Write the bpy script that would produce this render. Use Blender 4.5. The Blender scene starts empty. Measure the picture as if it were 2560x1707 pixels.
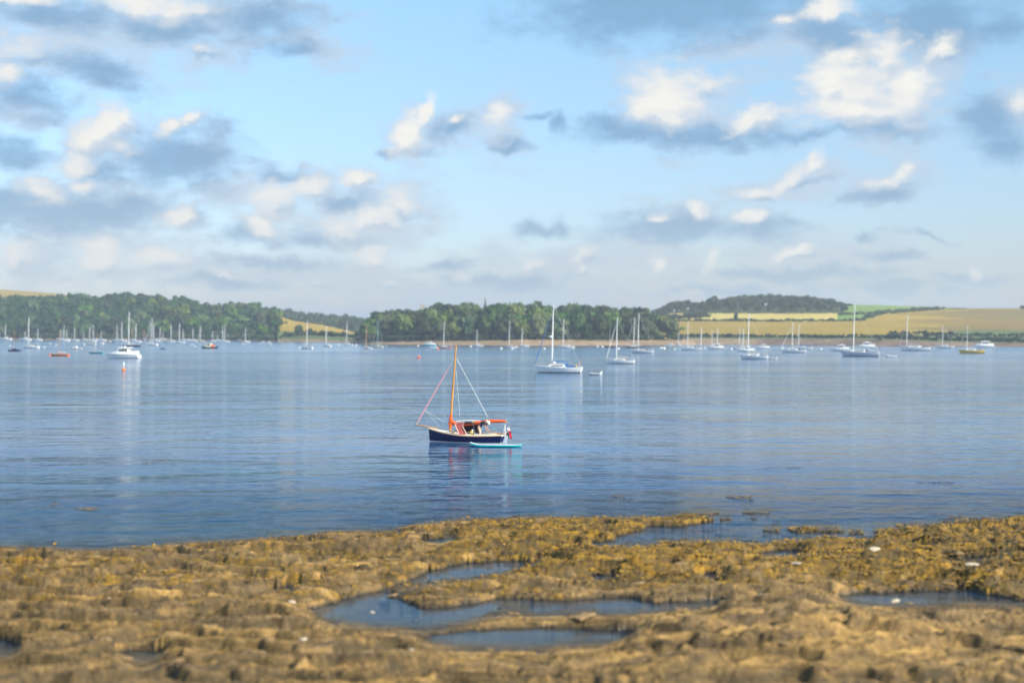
import bpy, bmesh, math, random
import numpy as np
from mathutils import Vector, Matrix

random.seed(7)
rng = np.random.default_rng(11)
S = bpy.context.scene
COL = S.collection

# ---------------------------------------------------------------- camera, sky, sun, exposure
CAM_H = 8.9                      # metres above the water, standing on the rocks of the near shore
FPX = 3556.0                     # 50 mm lens expressed in pixels of a 2560 wide picture
HZ = 818.0                       # row of the horizon
TILT = math.atan((853.5 - HZ) / FPX)
cam_data = bpy.data.cameras.new('camera')
cam = bpy.data.objects.new('camera', cam_data)
COL.objects.link(cam)
cam.location = (0, 0, CAM_H)
cam.rotation_euler = (math.radians(90) - TILT, 0, 0)
cam_data.lens = 50
cam_data.sensor_width = 36
cam_data.clip_start = 0.5
cam_data.clip_end = 20000
cam_data.dof.use_dof = True
cam_data.dof.focus_distance = 108
cam_data.dof.aperture_fstop = 0.29
S.camera = cam

SUN_EL, SUN_AZ = 33.0, 128.0      # azimuth clockwise from the view direction (+Y)
sun_dir = Vector((math.sin(math.radians(SUN_AZ)) * math.cos(math.radians(SUN_EL)),
                  math.cos(math.radians(SUN_AZ)) * math.cos(math.radians(SUN_EL)),
                  math.sin(math.radians(SUN_EL))))
ld = bpy.data.lights.new('sun', 'SUN')
ld.energy = 5.0
ld.angle = math.radians(0.5)
ld.color = (1.0, 0.91, 0.77)
lo = bpy.data.objects.new('sun', ld)
lo.rotation_euler = sun_dir.to_track_quat('Z', 'Y').to_euler()
COL.objects.link(lo)

S.view_settings.view_transform = 'Standard'
S.view_settings.look = 'None'
EXPO = 0.34
S.view_settings.exposure = EXPO
S.view_settings.gamma = 1.0
S.view_settings.use_curve_mapping = False
S.cycles.volume_bounces = 1
S.cycles.max_bounces = 6
S.cycles.transparent_max_bounces = 8


class NT:
    """small helper to write node trees"""
    def __init__(self, tree):
        self.t = tree; self.n = tree.nodes; self.l = tree.links
    def node(self, kind, **kw):
        x = self.n.new(kind)
        for k, v in kw.items():
            setattr(x, k, v)
        return x
    def put(self, sock, v):
        if hasattr(v, 'is_output') or isinstance(v, bpy.types.NodeSocket):
            self.l.new(v, sock)
        elif v is not None:
            sock.default_value = v
    def math(self, op, a, b=None, c=None, clamp=False):
        x = self.node('ShaderNodeMath', operation=op); x.use_clamp = clamp
        self.put(x.inputs[0], a)
        if b is not None: self.put(x.inputs[1], b)
        if c is not None: self.put(x.inputs[2], c)
        return x.outputs[0]
    def vmath(self, op, a, b=None, out=0):
        x = self.node('ShaderNodeVectorMath', operation=op)
        self.put(x.inputs[0], a)
        if b is not None: self.put(x.inputs[1], b)
        return x.outputs[out]
    def mapr(self, v, a, b, c=0.0, d=1.0, smooth=False):
        x = self.node('ShaderNodeMapRange'); x.clamp = True
        if smooth: x.interpolation_type = 'SMOOTHSTEP'
        self.put(x.inputs[0], v)
        for i, q in enumerate((a, b, c, d)): self.put(x.inputs[i + 1], q)
        return x.outputs[0]
    def mix(self, f, a, b, mode='MIX'):
        x = self.node('ShaderNodeMix', data_type='RGBA', blend_type=mode)
        self.put(x.inputs[0], f); 
        self.put(x.inputs[6], a if not isinstance(a, tuple) else tuple(a[:3]) + (1,))
        self.put(x.inputs[7], b if not isinstance(b, tuple) else tuple(b[:3]) + (1,))
        return x.outputs[2]
    def noise(self, vec, scale, detail=3.0, rough=0.5, dim='3D', dist=0.0):
        x = self.node('ShaderNodeTexNoise', noise_dimensions=dim)
        if vec is not None: self.put(x.inputs['Vector'], vec)
        x.inputs['Scale'].default_value = scale
        x.inputs['Detail'].default_value = detail
        x.inputs['Roughness'].default_value = rough
        x.inputs['Distortion'].default_value = dist
        return x


world = bpy.data.worlds.new('World')
S.world = world
world.use_nodes = True
world.node_tree.nodes.clear()
W = NT(world.node_tree)
SKY_STRENGTH = 0.15
sky = W.node('ShaderNodeTexSky', sky_type='NISHITA')
sky.sun_disc = False
sky.sun_elevation = math.radians(SUN_EL)
sky.sun_rotation = math.radians(SUN_AZ)
sky.air_density = 1.0
sky.dust_density = 0.6
sky.ozone_density = 1.6
tc = W.node('ShaderNodeTexCoord')
dirv = tc.outputs['Generated']
sep = W.node('ShaderNodeSeparateXYZ'); W.put(sep.inputs[0], dirv)
az = W.math('ARCTAN2', sep.outputs[0], sep.outputs[1])
hyp = W.math('SQRT', W.math('ADD', W.math('MULTIPLY', sep.outputs[0], sep.outputs[0]), W.math('MULTIPLY', sep.outputs[1], sep.outputs[1])))
el = W.math('ARCTAN2', sep.outputs[2], hyp)
comb = W.node('ShaderNodeCombineXYZ')
K = FPX / 100.0
W.put(comb.inputs[0], W.math('MULTIPLY', az, K))
W.put(comb.inputs[1], W.math('MULTIPLY', el, K))
P0 = comb.outputs[0]
# billowing edges: the angular position is warped by two octaves of turbulence
n1 = W.noise(dirv, 9.0, 2.0, 0.55)
n2 = W.noise(dirv, 38.0, 3.0, 0.6)
w1 = W.vmath('MULTIPLY', W.vmath('SUBTRACT', n1.outputs['Color'], (0.5, 0.5, 0.5)), (1.2, 0.8, 0.0))
w2 = W.vmath('MULTIPLY', W.vmath('SUBTRACT', n2.outputs['Color'], (0.5, 0.5, 0.5)), (0.85, 0.75, 0.0))
PW = W.vmath('ADD', W.vmath('ADD', P0, w1), w2)
stretch = W.vmath('MULTIPLY', dirv, (1.0, 1.0, 2.2))
nb = W.noise(stretch, 26.0, 5.0, 0.55).outputs[0]
nf = W.noise(stretch, 60.0, 4.0, 0.6).outputs[0]

# one soft ellipse of cloud as a node group: distance from its centre, joined to the field so far
EG = bpy.data.node_groups.new('cloud ellipse', 'ShaderNodeTree')
for nm, ty, io in (('position', 'NodeSocketVector', 'INPUT'), ('centre', 'NodeSocketVector', 'INPUT'), ('angle', 'NodeSocketVector', 'INPUT'),
                   ('size', 'NodeSocketVector', 'INPUT'), ('gain', 'NodeSocketFloat', 'INPUT'), ('field', 'NodeSocketFloat', 'INPUT'), ('result', 'NodeSocketFloat', 'OUTPUT')):
    EG.interface.new_socket(nm, in_out=io, socket_type=ty)
_e = NT(EG)
_i = _e.node('NodeGroupInput'); _o = _e.node('NodeGroupOutput')
# (the position is made to depend on the field so far, so that the ellipses are evaluated one after the other on a small stack)
_q = _e.node('ShaderNodeVectorMath', operation='MULTIPLY_ADD')
_e.put(_q.inputs[0], _i.outputs[5]); _q.inputs[1].default_value = (1e-9,) * 3; _e.put(_q.inputs[2], _i.outputs[0])
_m = _e.node('ShaderNodeMapping', vector_type='TEXTURE')
_e.put(_m.inputs['Vector'], _q.outputs[0]); _e.put(_m.inputs['Location'], _i.outputs[1])
_e.put(_m.inputs['Rotation'], _i.outputs[2]); _e.put(_m.inputs['Scale'], _i.outputs[3])
_c = _e.math('MULTIPLY_ADD', _e.vmath('LENGTH', _m.outputs[0], out=1), -1.0, _i.outputs[4])
_e.put(_o.inputs[0], _e.math('SMOOTH_MAX', _i.outputs[5], _c, 0.25))
SPREAD = 1.55

def field(T, PWs, blobs, box, start, grow=1.0):
    """maximum of soft ellipses (x, y, half width, half height, angle, gain) that can reach this box of sky"""
    acc = start
    for b in blobs:
        cx, cy, rx, ry = b[:4]
        rot = b[4] if len(b) > 4 else 0.0
        g = b[5] if len(b) > 5 else 1.0
        rx *= SPREAD * grow; ry *= SPREAD * grow
        a = math.atan((cx - 1280.0) / FPX)
        e = math.atan((HZ - cy) / FPX * math.cos(a))
        R = math.radians(rot)
        ex = (abs(rx * math.cos(R)) + abs(ry * math.sin(R))) / 100 * 1.45 + 0.8
        ey = (abs(ry * math.cos(R)) + abs(rx * math.sin(R))) / 100 * 1.45 + 0.6
        if a * K + ex < box[0] or a * K - ex > box[1] or e * K + ey < box[2] or e * K - ey > box[3]:
            continue
        x = T.node('ShaderNodeGroup', node_tree=EG)
        T.put(x.inputs[0], PWs)
        x.inputs[1].default_value = (a * K, e * K, 0)
        x.inputs[2].default_value = (0, 0, R)
        x.inputs[3].default_value = (rx / 100.0, ry / 100.0, 1)
        x.inputs[4].default_value = g
        T.put(x.inputs[5], acc)
        acc = x.outputs[0]
    return acc

# grey blue undersides
G_BL = [(150,45,170,38),(430,85,150,42,-5),(650,60,160,50),(740,130,95,28,10),(230,185,110,34,-20),(70,245,95,55),(30,395,90,40),
 (425,400,135,52,0,1.25),(530,430,75,34),(240,430,70,30,20),(150,535,220,42,0,1.25),(20,560,60,20),(860,500,70,24),(770,592,70,24),(620,590,80,26),(730,435,72,18),
 (1140,325,50,34),(1020,387,62,12),(1275,380,50,13),(1410,322,18,26,-20),(1352,313,45,12,10),(1660,18,260,60,0,1.35),(1480,12,110,26,0,1.1),(1560,40,120,26,-10),(2080,92,85,50,-35,1.25),
 (2330,55,150,56,0,1.2),(2500,70,110,40),(1740,338,200,30,0,1.2),(2010,335,270,18),(2200,330,110,22),(1535,315,62,30),(1610,352,40,12,-35),
 (2480,300,75,60),(2515,365,60,40),(2180,488,85,22,12),(1700,572,220,32,2,1.2),(1900,560,50,30),(1345,565,62,18),(1400,568,24,30),(2165,585,24,14),(2310,585,60,10,-8),
 (2000,690,210,18),(1250,700,160,18),(2440,690,120,16),(700,655,150,18),(1800,740,200,14),(1100,660,70,16),(560,720,160,16),(2240,640,60,14),(2240,720,160,16)]
# pale grey veils
M_BL = [(180,90,300,130),(480,60,310,115),(800,110,150,60,-15),(40,300,80,40),(270,370,110,55,25),(510,385,70,45),(230,500,180,55),(300,600,250,75),
 (620,480,150,55),(860,500,180,70),(900,580,150,45),(1180,330,130,55),(1260,300,60,45),(2020,110,160,75),(1850,120,110,45),(1780,290,110,60),(2330,160,80,60,30),
 (1950,475,160,45),(2200,460,100,50,10),(1750,545,190,42),(1500,655,330,50),(2080,650,260,48),(2420,690,200,50),(700,690,700,62),(1300,720,600,52),(2000,730,600,40),(60,660,130,60),(2540,250,60,60)]
# sunlit tops
W_BL = [(350,12,130,26),(405,30,34,34),(60,0,80,14),(90,130,130,40,0,.62),(500,138,60,24,-8,.62),(20,200,46,27),(250,330,58,34,42),(300,372,60,26,0,.8),(303,290,14,14),
 (412,325,28,22),(463,298,26,13,32),(190,428,40,20,25),(195,468,26,14),(100,498,46,26,-10),(240,640,46,42),(375,645,62,34),(20,655,36,32),(430,545,40,24,30),
 (700,495,60,34,25),(770,460,40,26,20),(890,447,36,24),(925,547,66,24),(985,505,62,40,0,.8),(850,568,60,32,0,.8),(660,567,30,22,35),(925,635,34,24),(1030,345,38,44),(1068,285,14,42,-32),
 (1150,300,20,14,0,.8),(1250,320,40,50,0,.75),(1705,245,80,66),(1770,200,44,34),(1645,275,40,42),(1690,290,70,30),(1880,293,46,30,20),(2140,225,104,80),(2215,135,48,55),(2065,215,46,50),
 (2120,280,130,34),(2250,230,60,70),(2350,120,50,26,25,.8),(2075,18,60,22),(1945,40,45,18,0,.8),(2565,255,34,40,0,.85),(1985,440,70,24,35,.9),(2045,400,18,44,-35,.85),(1905,480,50,20,0,.75),
 (2215,440,48,22,20,.8),(1758,518,26,16),(1880,536,36,14),(1640,548,30,11),(1318,650,26,26,0,.9),(1455,642,36,22,15,.85),(1620,672,22,24,0,.8),(1785,660,16,42,-30,.85),(1990,632,60,14,8,.8),
 (1450,680,26,20,0,.7),(2420,680,30,18,0,.8),(800,700,40,16,0,.6),(1150,690,40,20,0,.65),(980,700,30,18,0,.6),(560,700,50,18,0,.6)]
for _b in list(W_BL):
    _x, _y, _rx, _ry = _b[:4]
    _r = _b[4] if len(_b) > 4 else 0.0
    if _rx >= 26 and _y > 20:       # every lit top sits on a softer grey body
        M_BL.append((_x + _rx * 0.12, _y + _ry * 0.15, _rx * 1.6, _ry * 1.6, _r * 0.6, 1.05))
        G_BL.append((_x + _rx * 0.25, _y + _ry * 0.85, _rx * 1.0, _ry * 0.42, _r * 0.3, 0.72))
wob = W.math('MULTIPLY', W.math('SUBTRACT', nb, 0.5), 1.7)
wof = W.math('MULTIPLY', W.math('SUBTRACT', nf, 0.5), 0.9)
wobf = W.math('ADD', wob, wof)

def lin(r, g, b):
    f = lambda c: (c / 255.0 / 12.92) if c / 255.0 <= 0.04045 else ((c / 255.0 + 0.055) / 1.055) ** 2.4
    return (f(r), f(g), f(b))
def skyc(r, g, b):
    return tuple(c / SKY_STRENGTH / 2 ** EXPO for c in lin(r, g, b))
low = W.mapr(el, 0.0, 0.14, 1.0, 0.0, smooth=True)
low2 = W.mapr(el, 0.0, 0.30, 1.0, 0.0)
clear = W.mix(1.0, sky.outputs[0], W.mix(low2, (1.0, 1.17, 1.10), (0.60, 0.60, 0.79)), 'MULTIPLY')
veil = W.mix(low, skyc(198, 214, 232), skyc(203, 214, 222))
grey = W.mix(low, skyc(128, 170, 208), skyc(176, 197, 215))
grain = W.mapr(nb, 0.3, 0.7)
white = W.mix(low, W.mix(grain, skyc(236, 236, 236), skyc(255, 252, 243)), skyc(237, 238, 236))

def background(col):
    b = W.node('ShaderNodeBackground')
    W.put(b.inputs[0], col)
    b.inputs[1].default_value = SKY_STRENGTH
    return b.outputs[0]
def mixs(f, a, b):
    m = W.node('ShaderNodeMixShader')
    W.l.new(f, m.inputs[0]); W.l.new(a, m.inputs[1]); W.l.new(b, m.inputs[2])
    return m.outputs[0]
def patch(box):
    """clouds over one patch of the sky, as a node group of its own"""
    G = bpy.data.node_groups.new('sky patch', 'ShaderNodeTree')
    names = ('position', 'noise', 'start', 'clear', 'veil', 'grey', 'white')
    for nm in names:
        G.interface.new_socket(nm, in_out='INPUT', socket_type='NodeSocketVector' if nm == 'position' else 'NodeSocketFloat' if nm in ('noise', 'start') else 'NodeSocketColor')
    G.interface.new_socket('sky', in_out='OUTPUT', socket_type='NodeSocketShader')
    T = NT(G); gi = T.node('NodeGroupInput'); go = T.node('NodeGroupOutput'); I = gi.outputs
    wn = I[1]
    fM = field(T, I[0], M_BL, box, I[2])
    mM = T.mapr(T.math('ADD', fM, wn), -0.05, 0.95, smooth=True)
    fG = field(T, I[0], G_BL, box, T.math('MULTIPLY_ADD', mM, 1e-9, -3.0))
    mG = T.mapr(T.math('ADD', fG, T.math('MULTIPLY', wn, 0.85)), -0.05, 1.0, smooth=True)
    fW = field(T, I[0], W_BL, box, T.math('MULTIPLY_ADD', mG, 1e-9, -3.0), 1.16)
    up_ = T.vmath('ADD', I[0], (-0.13, 0.30, 0.0))
    fU = field(T, up_, W_BL, box, T.math('MULTIPLY_ADD', fW, 1e-9, -3.0), 1.16)
    sh = T.mapr(T.math('ADD', T.math('SUBTRACT', fU, fW), T.math('MULTIPLY', wn, 0.12)), -0.04, 0.26, smooth=True)
    mW = T.mapr(T.math('ADD', fW, T.math('MULTIPLY', wn, 0.8)), 0.06, 0.86, smooth=True)
    c = T.mix(T.math('MULTIPLY', mM, 0.85), I[3], I[4])
    c = T.mix(T.math('MULTIPLY', mG, 0.82), c, I[5])
    c = T.mix(T.math('MULTIPLY', mW, 0.97), c, T.mix(T.math('MULTIPLY', sh, 0.6), I[6], I[4]))
    b = T.node('ShaderNodeBackground')
    T.put(b.inputs[0], c); b.inputs[1].default_value = SKY_STRENGTH
    T.l.new(b.outputs[0], go.inputs[0])
    x = W.node('ShaderNodeGroup', node_tree=G)
    for k, v in enumerate((PW, wobf, -3.0, clear, veil, grey, white)):
        W.put(x.inputs[k], v)
    return x.outputs[0]
def split(xs, ys):
    if len(xs) == 2 and len(ys) == 2:
        return patch((xs[0], xs[1], ys[0], ys[1]))
    if len(xs) >= len(ys):
        k = len(xs) // 2
        return mixs(W.math('GREATER_THAN', sx, xs[k]), split(xs[:k + 1], ys), split(xs[k:], ys))
    k = len(ys) // 2
    return mixs(W.math('GREATER_THAN', sy, ys[k]), split(xs, ys[:k + 1]), split(xs, ys[k:]))
sp = W.node('ShaderNodeSeparateXYZ'); W.put(sp.inputs[0], P0)
sx, sy = sp.outputs[0], sp.outputs[1]
inside = split([-13.5, -10, -7.5, -5, -2.5, 0, 2.5, 5, 7.5, 10, 13.5], [-0.6, 1.6, 3.2, 5.2, 9.2])
# the same broken cumulus goes on all round the rest of the sky
outside = W.math('MAXIMUM', W.mapr(W.math('ABSOLUTE', az), 0.345, 0.375), W.mapr(el, 0.236, 0.255))
gen = W.noise(W.vmath('MULTIPLY', dirv, (1, 1, 2.0)), 4.2, 6.0, 0.55).outputs[0]
gM = W.mapr(gen, 0.55, 0.70, smooth=True)
gW = W.mapr(gen, 0.64, 0.76, smooth=True)
c = W.mix(W.math('MULTIPLY', gM, 0.7), clear, veil)
c = W.mix(W.math('MULTIPLY', gW, 0.8), c, white)
wo = W.node('ShaderNodeOutputWorld')
W.l.new(mixs(outside, inside, background(c)), wo.inputs[0])

# ---------------------------------------------------------------- helpers
def dist_at(py):
    return CAM_H * FPX / (py - HZ)
def at(px, py, z=0.0):
    """point at height z seen in the direction of this photo pixel (small tilt treated as a shift)"""
    y = (CAM_H - z) * FPX / (py - HZ)
    return ((px - 1280.0) / FPX * y, y, z)
def interp(pts, x):
    xs = [p[0] for p in pts]; ys = [p[1] for p in pts]
    return np.interp(x, xs, ys)

def tag(o, label=None, cat=None, group=None, kind=None):
    if label: o['label'] = label
    if cat: o['category'] = cat
    if group: o['group'] = group
    if kind: o['kind'] = kind
    return o
def empty(name, loc=(0, 0, 0), rz=0.0):
    o = bpy.data.objects.new(name, None)
    o.empty_display_size = 0.2
    o.location = loc; o.rotation_euler = (0, 0, rz)
    COL.objects.link(o)
    return o
def link(name, me, parent=None):
    o = bpy.data.objects.new(name, me)
    COL.objects.link(o)
    if parent is not None: o.parent = parent
    return o
def npmesh(name, verts, faces, mats=(), smooth=False, matidx=None):
    """fast mesh from arrays; faces: (n,3) or (n,4) array or a list of such arrays"""
    me = bpy.data.meshes.new(name)
    if not isinstance(faces, list): faces = [faces]
    faces = [f for f in faces if len(f)]
    verts = np.asarray(verts, dtype=np.float32)
    me.vertices.add(len(verts)); me.vertices.foreach_set('co', verts.ravel())
    loops = np.concatenate([f.ravel() for f in faces]).astype(np.int32)
    sizes = np.concatenate([np.full(len(f), f.shape[1], dtype=np.int32) for f in faces])
    starts = np.concatenate([[0], np.cumsum(sizes)[:-1]]).astype(np.int32)
    me.loops.add(len(loops)); me.loops.foreach_set('vertex_index', loops)
    me.polygons.add(len(sizes)); me.polygons.foreach_set('loop_start', starts)
    me.polygons.foreach_set('loop_total', sizes)
    me.update(calc_edges=True)
    me.polygons.foreach_set('use_smooth', np.full(len(sizes), smooth, dtype=bool))
    for m in mats: me.materials.append(m)
    if matidx is not None: me.polygons.foreach_set('material_index', np.asarray(matidx, dtype=np.int32))
    return me

class MB:
    """collects simple shapes into one mesh"""
    def __init__(self): self.v = []; self.f = []
    def add(self, vs, fs):
        o = len(self.v); self.v += [tuple(p) for p in vs]; self.f += [tuple(i + o for i in f) for f in fs]; return self
    def box(self, x0, x1, y0, y1, z0, z1):
        vs = [(x0,y0,z0),(x1,y0,z0),(x1,y1,z0),(x0,y1,z0),(x0,y0,z1),(x1,y0,z1),(x1,y1,z1),(x0,y1,z1)]
        return self.add(vs, [(0,3,2,1),(4,5,6,7),(0,1,5,4),(1,2,6,5),(2,3,7,6),(3,0,4,7)])
    def rings(self, rs, close=True, caps=True):
        """loft through rings of equal length"""
        n = len(rs[0]); vs = [p for r in rs for p in r]; fs = []
        for i in range(len(rs) - 1):
            for j in range(n if close else n - 1):
                a = i * n + j; b = i * n + (j + 1) % n
                fs.append((a, b, b + n, a + n))
        if caps:
            fs.append(tuple(range(n - 1, -1, -1))); fs.append(tuple((len(rs) - 1) * n + k for k in range(n)))
        return self.add(vs, fs)
    def tube(self, pts, r, n=8, sq=(1.0, 1.0)):
        pts = [Vector(p) for p in pts]
        if not hasattr(r, '__len__'): r = [r] * len(pts)
        rs = []
        for i, p in enumerate(pts):
            d = (pts[min(i + 1, len(pts) - 1)] - pts[max(i - 1, 0)])
            if d.length < 1e-9: d = Vector((0, 0, 1))
            d.normalize()
            ref = Vector((0, 1, 0)) if abs(d.y) < 0.8 else Vector((1, 0, 0))
            u = d.cross(ref).normalized(); w = d.cross(u).normalized()
            rs.append([p + (u * math.cos(2 * math.pi * k / n) * sq[0] + w * math.sin(2 * math.pi * k / n) * sq[1]) * r[i] for k in range(n)])
        return self.rings(rs)
    def ball(self, c, rx, ry=None, rz=None, n=10, m=7):
        ry = rx if ry is None else ry; rz = rx if rz is None else rz
        rs = []
        for i in range(m + 1):
            t = math.pi * (i / m) * 0.98 + 0.01 * math.pi
            rs.append([(c[0] + rx * math.sin(t) * math.cos(2*math.pi*k/n), c[1] + ry * math.sin(t) * math.sin(2*math.pi*k/n), c[2] - rz * math.cos(t)) for k in range(n)])
        return self.rings(rs)
    def build(self, name, m, parent=None, smooth=False):
        me = bpy.data.meshes.new(name)
        me.from_pydata(self.v, [], self.f); me.update()
        if smooth:
            me.polygons.foreach_set('use_smooth', [True] * len(me.polygons))
            me.set_sharp_from_angle(angle=math.radians(40))
        for q in (m if isinstance(m, (list, tuple)) else [m]): me.materials.append(q)
        return link(name, me, parent)

_perm = rng.permutation(512).astype(np.int64)
_gr = rng.uniform(0, 2 * np.pi, 512)
def pnoise(x, y, seed=0):
    """gradient noise, about -0.7 .. 0.7"""
    xi = np.floor(x).astype(np.int64); yi = np.floor(y).astype(np.int64)
    xf = x - xi; yf = y - yi
    u = xf * xf * xf * (xf * (xf * 6 - 15) + 10); v = yf * yf * yf * (yf * (yf * 6 - 15) + 10)
    def g(ix, iy, dx, dy):
        h = _perm[(_perm[(ix + seed * 37) & 511] + iy) & 511]
        return np.cos(_gr[h]) * dx + np.sin(_gr[h]) * dy
    a = g(xi, yi, xf, yf); b = g(xi + 1, yi, xf - 1, yf); c = g(xi, yi + 1, xf, yf - 1); d = g(xi + 1, yi + 1, xf - 1, yf - 1)
    return (a + (b - a) * u) * (1 - v) + (c + (d - c) * u) * v
def fbm(x, y, octs=4, seed=0, gain=0.5):
    s = 0; a = 1.0; t = 0
    for k in range(octs):
        s = s + a * pnoise(x, y, seed + k); t += a; a *= gain; x = x * 2.03 + 11.3; y = y * 2.03 - 7.1
    return s / t * 1.6
def sstep(a, b, x):
    t = np.clip((x - a) / (b - a), 0, 1); return t * t * (3 - 2 * t)

# ---------------------------------------------------------------- materials
MATS = {}
def mat(name, col, rough=0.5, var=0.12, scale=3.0, bump=0.0, metal=0.0, rand=0.0, coat=0.0, spec=0.5):
    """painted or natural surface: base colour broken up by noise, optional per-object variation"""
    if name in MATS: return MATS[name]
    m = bpy.data.materials.new(name); m.use_nodes = True; m.node_tree.nodes.clear()
    T = NT(m.node_tree)
    g = T.node('ShaderNodeNewGeometry')
    t = T.node('ShaderNodeTexCoord')
    n = T.noise(t.outputs['Object'], scale, 4.0, 0.6)
    lo_ = tuple(c * (1 - var) for c in col); hi_ = tuple(min(1, c * (1 + var)) for c in col)
    c = T.mix(T.mapr(n.outputs[0], 0.3, 0.7), lo_, hi_)
    if rand:
        oi = T.node('ShaderNodeObjectInfo')
        hsv = T.node('ShaderNodeHueSaturation')
        T.put(hsv.inputs['Hue'], T.mapr(oi.outputs['Random'], 0, 1, 0.5 - 0.035 * rand, 0.5 + 0.03 * rand))
        T.put(hsv.inputs['Value'], T.mapr(T.math('FRACT', T.math('MULTIPLY', oi.outputs['Random'], 17.3)), 0, 1, 1 - 0.4 * rand, 1 + 0.5 * rand))
        T.put(hsv.inputs['Color'], c); c = hsv.outputs[0]
    b = T.node('ShaderNodeBsdfPrincipled')
    T.put(b.inputs['Base Color'], c)
    b.inputs['Roughness'].default_value = rough; b.inputs['Metallic'].default_value = metal
    b.inputs['Specular IOR Level'].default_value = spec
    if coat: b.inputs['Coat Weight'].default_value = coat; b.inputs['Coat Roughness'].default_value = 0.08
    if bump:
        bn = T.node('ShaderNodeBump'); bn.inputs['Distance'].default_value = bump
        T.put(bn.inputs['Height'], n.outputs[0]); T.put(b.inputs['Normal'], bn.outputs[0])
    o = T.node('ShaderNodeOutputMaterial'); T.l.new(b.outputs[0], o.inputs[0])
    MATS[name] = m
    return m

def rock_material():
    m = bpy.data.materials.new('weed covered limestone'); m.use_nodes = True; m.node_tree.nodes.clear()
    T = NT(m.node_tree)
    t = T.node('ShaderNodeTexCoord'); P = t.outputs['Object']
    aw = T.node('ShaderNodeAttribute', attribute_name='weed').outputs['Fac']
    ah = T.node('ShaderNodeAttribute', attribute_name='height').outputs['Fac']
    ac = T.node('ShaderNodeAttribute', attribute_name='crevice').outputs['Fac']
    # strata run obliquely: stretch the grain along the strike of the beds
    mp = T.node('ShaderNodeMapping'); T.put(mp.inputs[0], P)
    mp.inputs['Rotation'].default_value = (0, 0, math.radians(-14)); mp.inputs['Scale'].default_value = (0.22, 1.25, 1.0)
    n_big = T.noise(mp.outputs[0], 0.55, 4.0, 0.6).outputs[0]
    n_mid = T.noise(mp.outputs[0], 2.3, 5.0, 0.62).outputs[0]
    n_fin = T.noise(P, 9.0, 4.0, 0.65).outputs[0]
    n_wd = T.noise(P, 1.1, 6.0, 0.68).outputs[0]
    n_str = T.noise(mp.outputs[0], 1.0, 5.0, 0.6).outputs[0]
    tan_ = T.mix(T.mapr(T.math('ADD', T.math('MULTIPLY', n_mid, 0.5), T.math('MULTIPLY', n_str, 0.5)), 0.40, 0.60), (0.062, 0.035, 0.009), (0.54, 0.325, 0.092))
    tan_ = T.mix(T.math('MULTIPLY', T.mapr(n_big, 0.42, 0.60), 0.75), tan_, (0.16, 0.105, 0.05))
    tan_ = T.mix(T.mapr(n_fin, 0.60, 0.74), tan_, (0.50, 0.36, 0.19))
    tan_ = T.mix(T.mapr(n_fin, 0.42, 0.30), tan_, (0.07, 0.045, 0.022))
    weed = T.mix(T.mapr(n_mid, 0.36, 0.62), (0.13, 0.075, 0.004), (0.48, 0.255, 0.005))
    weed = T.mix(T.mapr(n_fin, 0.5, 0.68), weed, (0.075, 0.05, 0.012))
    weed = T.mix(T.math('MULTIPLY', T.mapr(n_big, 0.50, 0.62), 0.7), weed, (0.11, 0.068, 0.008))
    wm = T.mapr(T.math('ADD', aw, T.math('MULTIPLY', T.math('SUBTRACT', n_wd, 0.5), 2.3)), 0.44, 0.68, smooth=True)
    c = T.mix(T.math('MULTIPLY', wm, 0.9), tan_, weed)
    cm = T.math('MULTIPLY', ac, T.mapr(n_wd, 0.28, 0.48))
    c = T.mix(T.math('MULTIPLY', cm, 0.9), c, (0.042, 0.028, 0.005))     # dark weed in the cracks, plus overhang shade painted along the ledge faces
    # wet skirt and the rock under water are darker
    wet = T.mapr(T.math('ADD', ah, T.math('MULTIPLY', T.math('SUBTRACT', n_mid, 0.5), 0.16)), 0.13, 0.03)
    c = T.mix(T.math('MULTIPLY', wet, 0.75), c, T.mix(T.mapr(ah, -0.02, -0.12), (0.040, 0.030, 0.014), (0.27, 0.23, 0.17)))
    b = T.node('ShaderNodeBsdfPrincipled')
    T.put(b.inputs['Base Color'], c)
    T.put(b.inputs['Roughness'], T.mapr(wet, 0, 1, 0.75, 0.35))
    hh = T.math('ADD', n_mid, T.math('MULTIPLY', n_fin, 0.45))
    bn = T.node('ShaderNodeBump'); bn.inputs['Distance'].default_value = 0.07; bn.inputs['Strength'].default_value = 1.0
    T.put(bn.inputs['Height'], hh); T.put(b.inputs['Normal'], bn.outputs[0])
    o = T.node('ShaderNodeOutputMaterial'); T.l.new(b.outputs[0], o.inputs[0])
    return m

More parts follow.
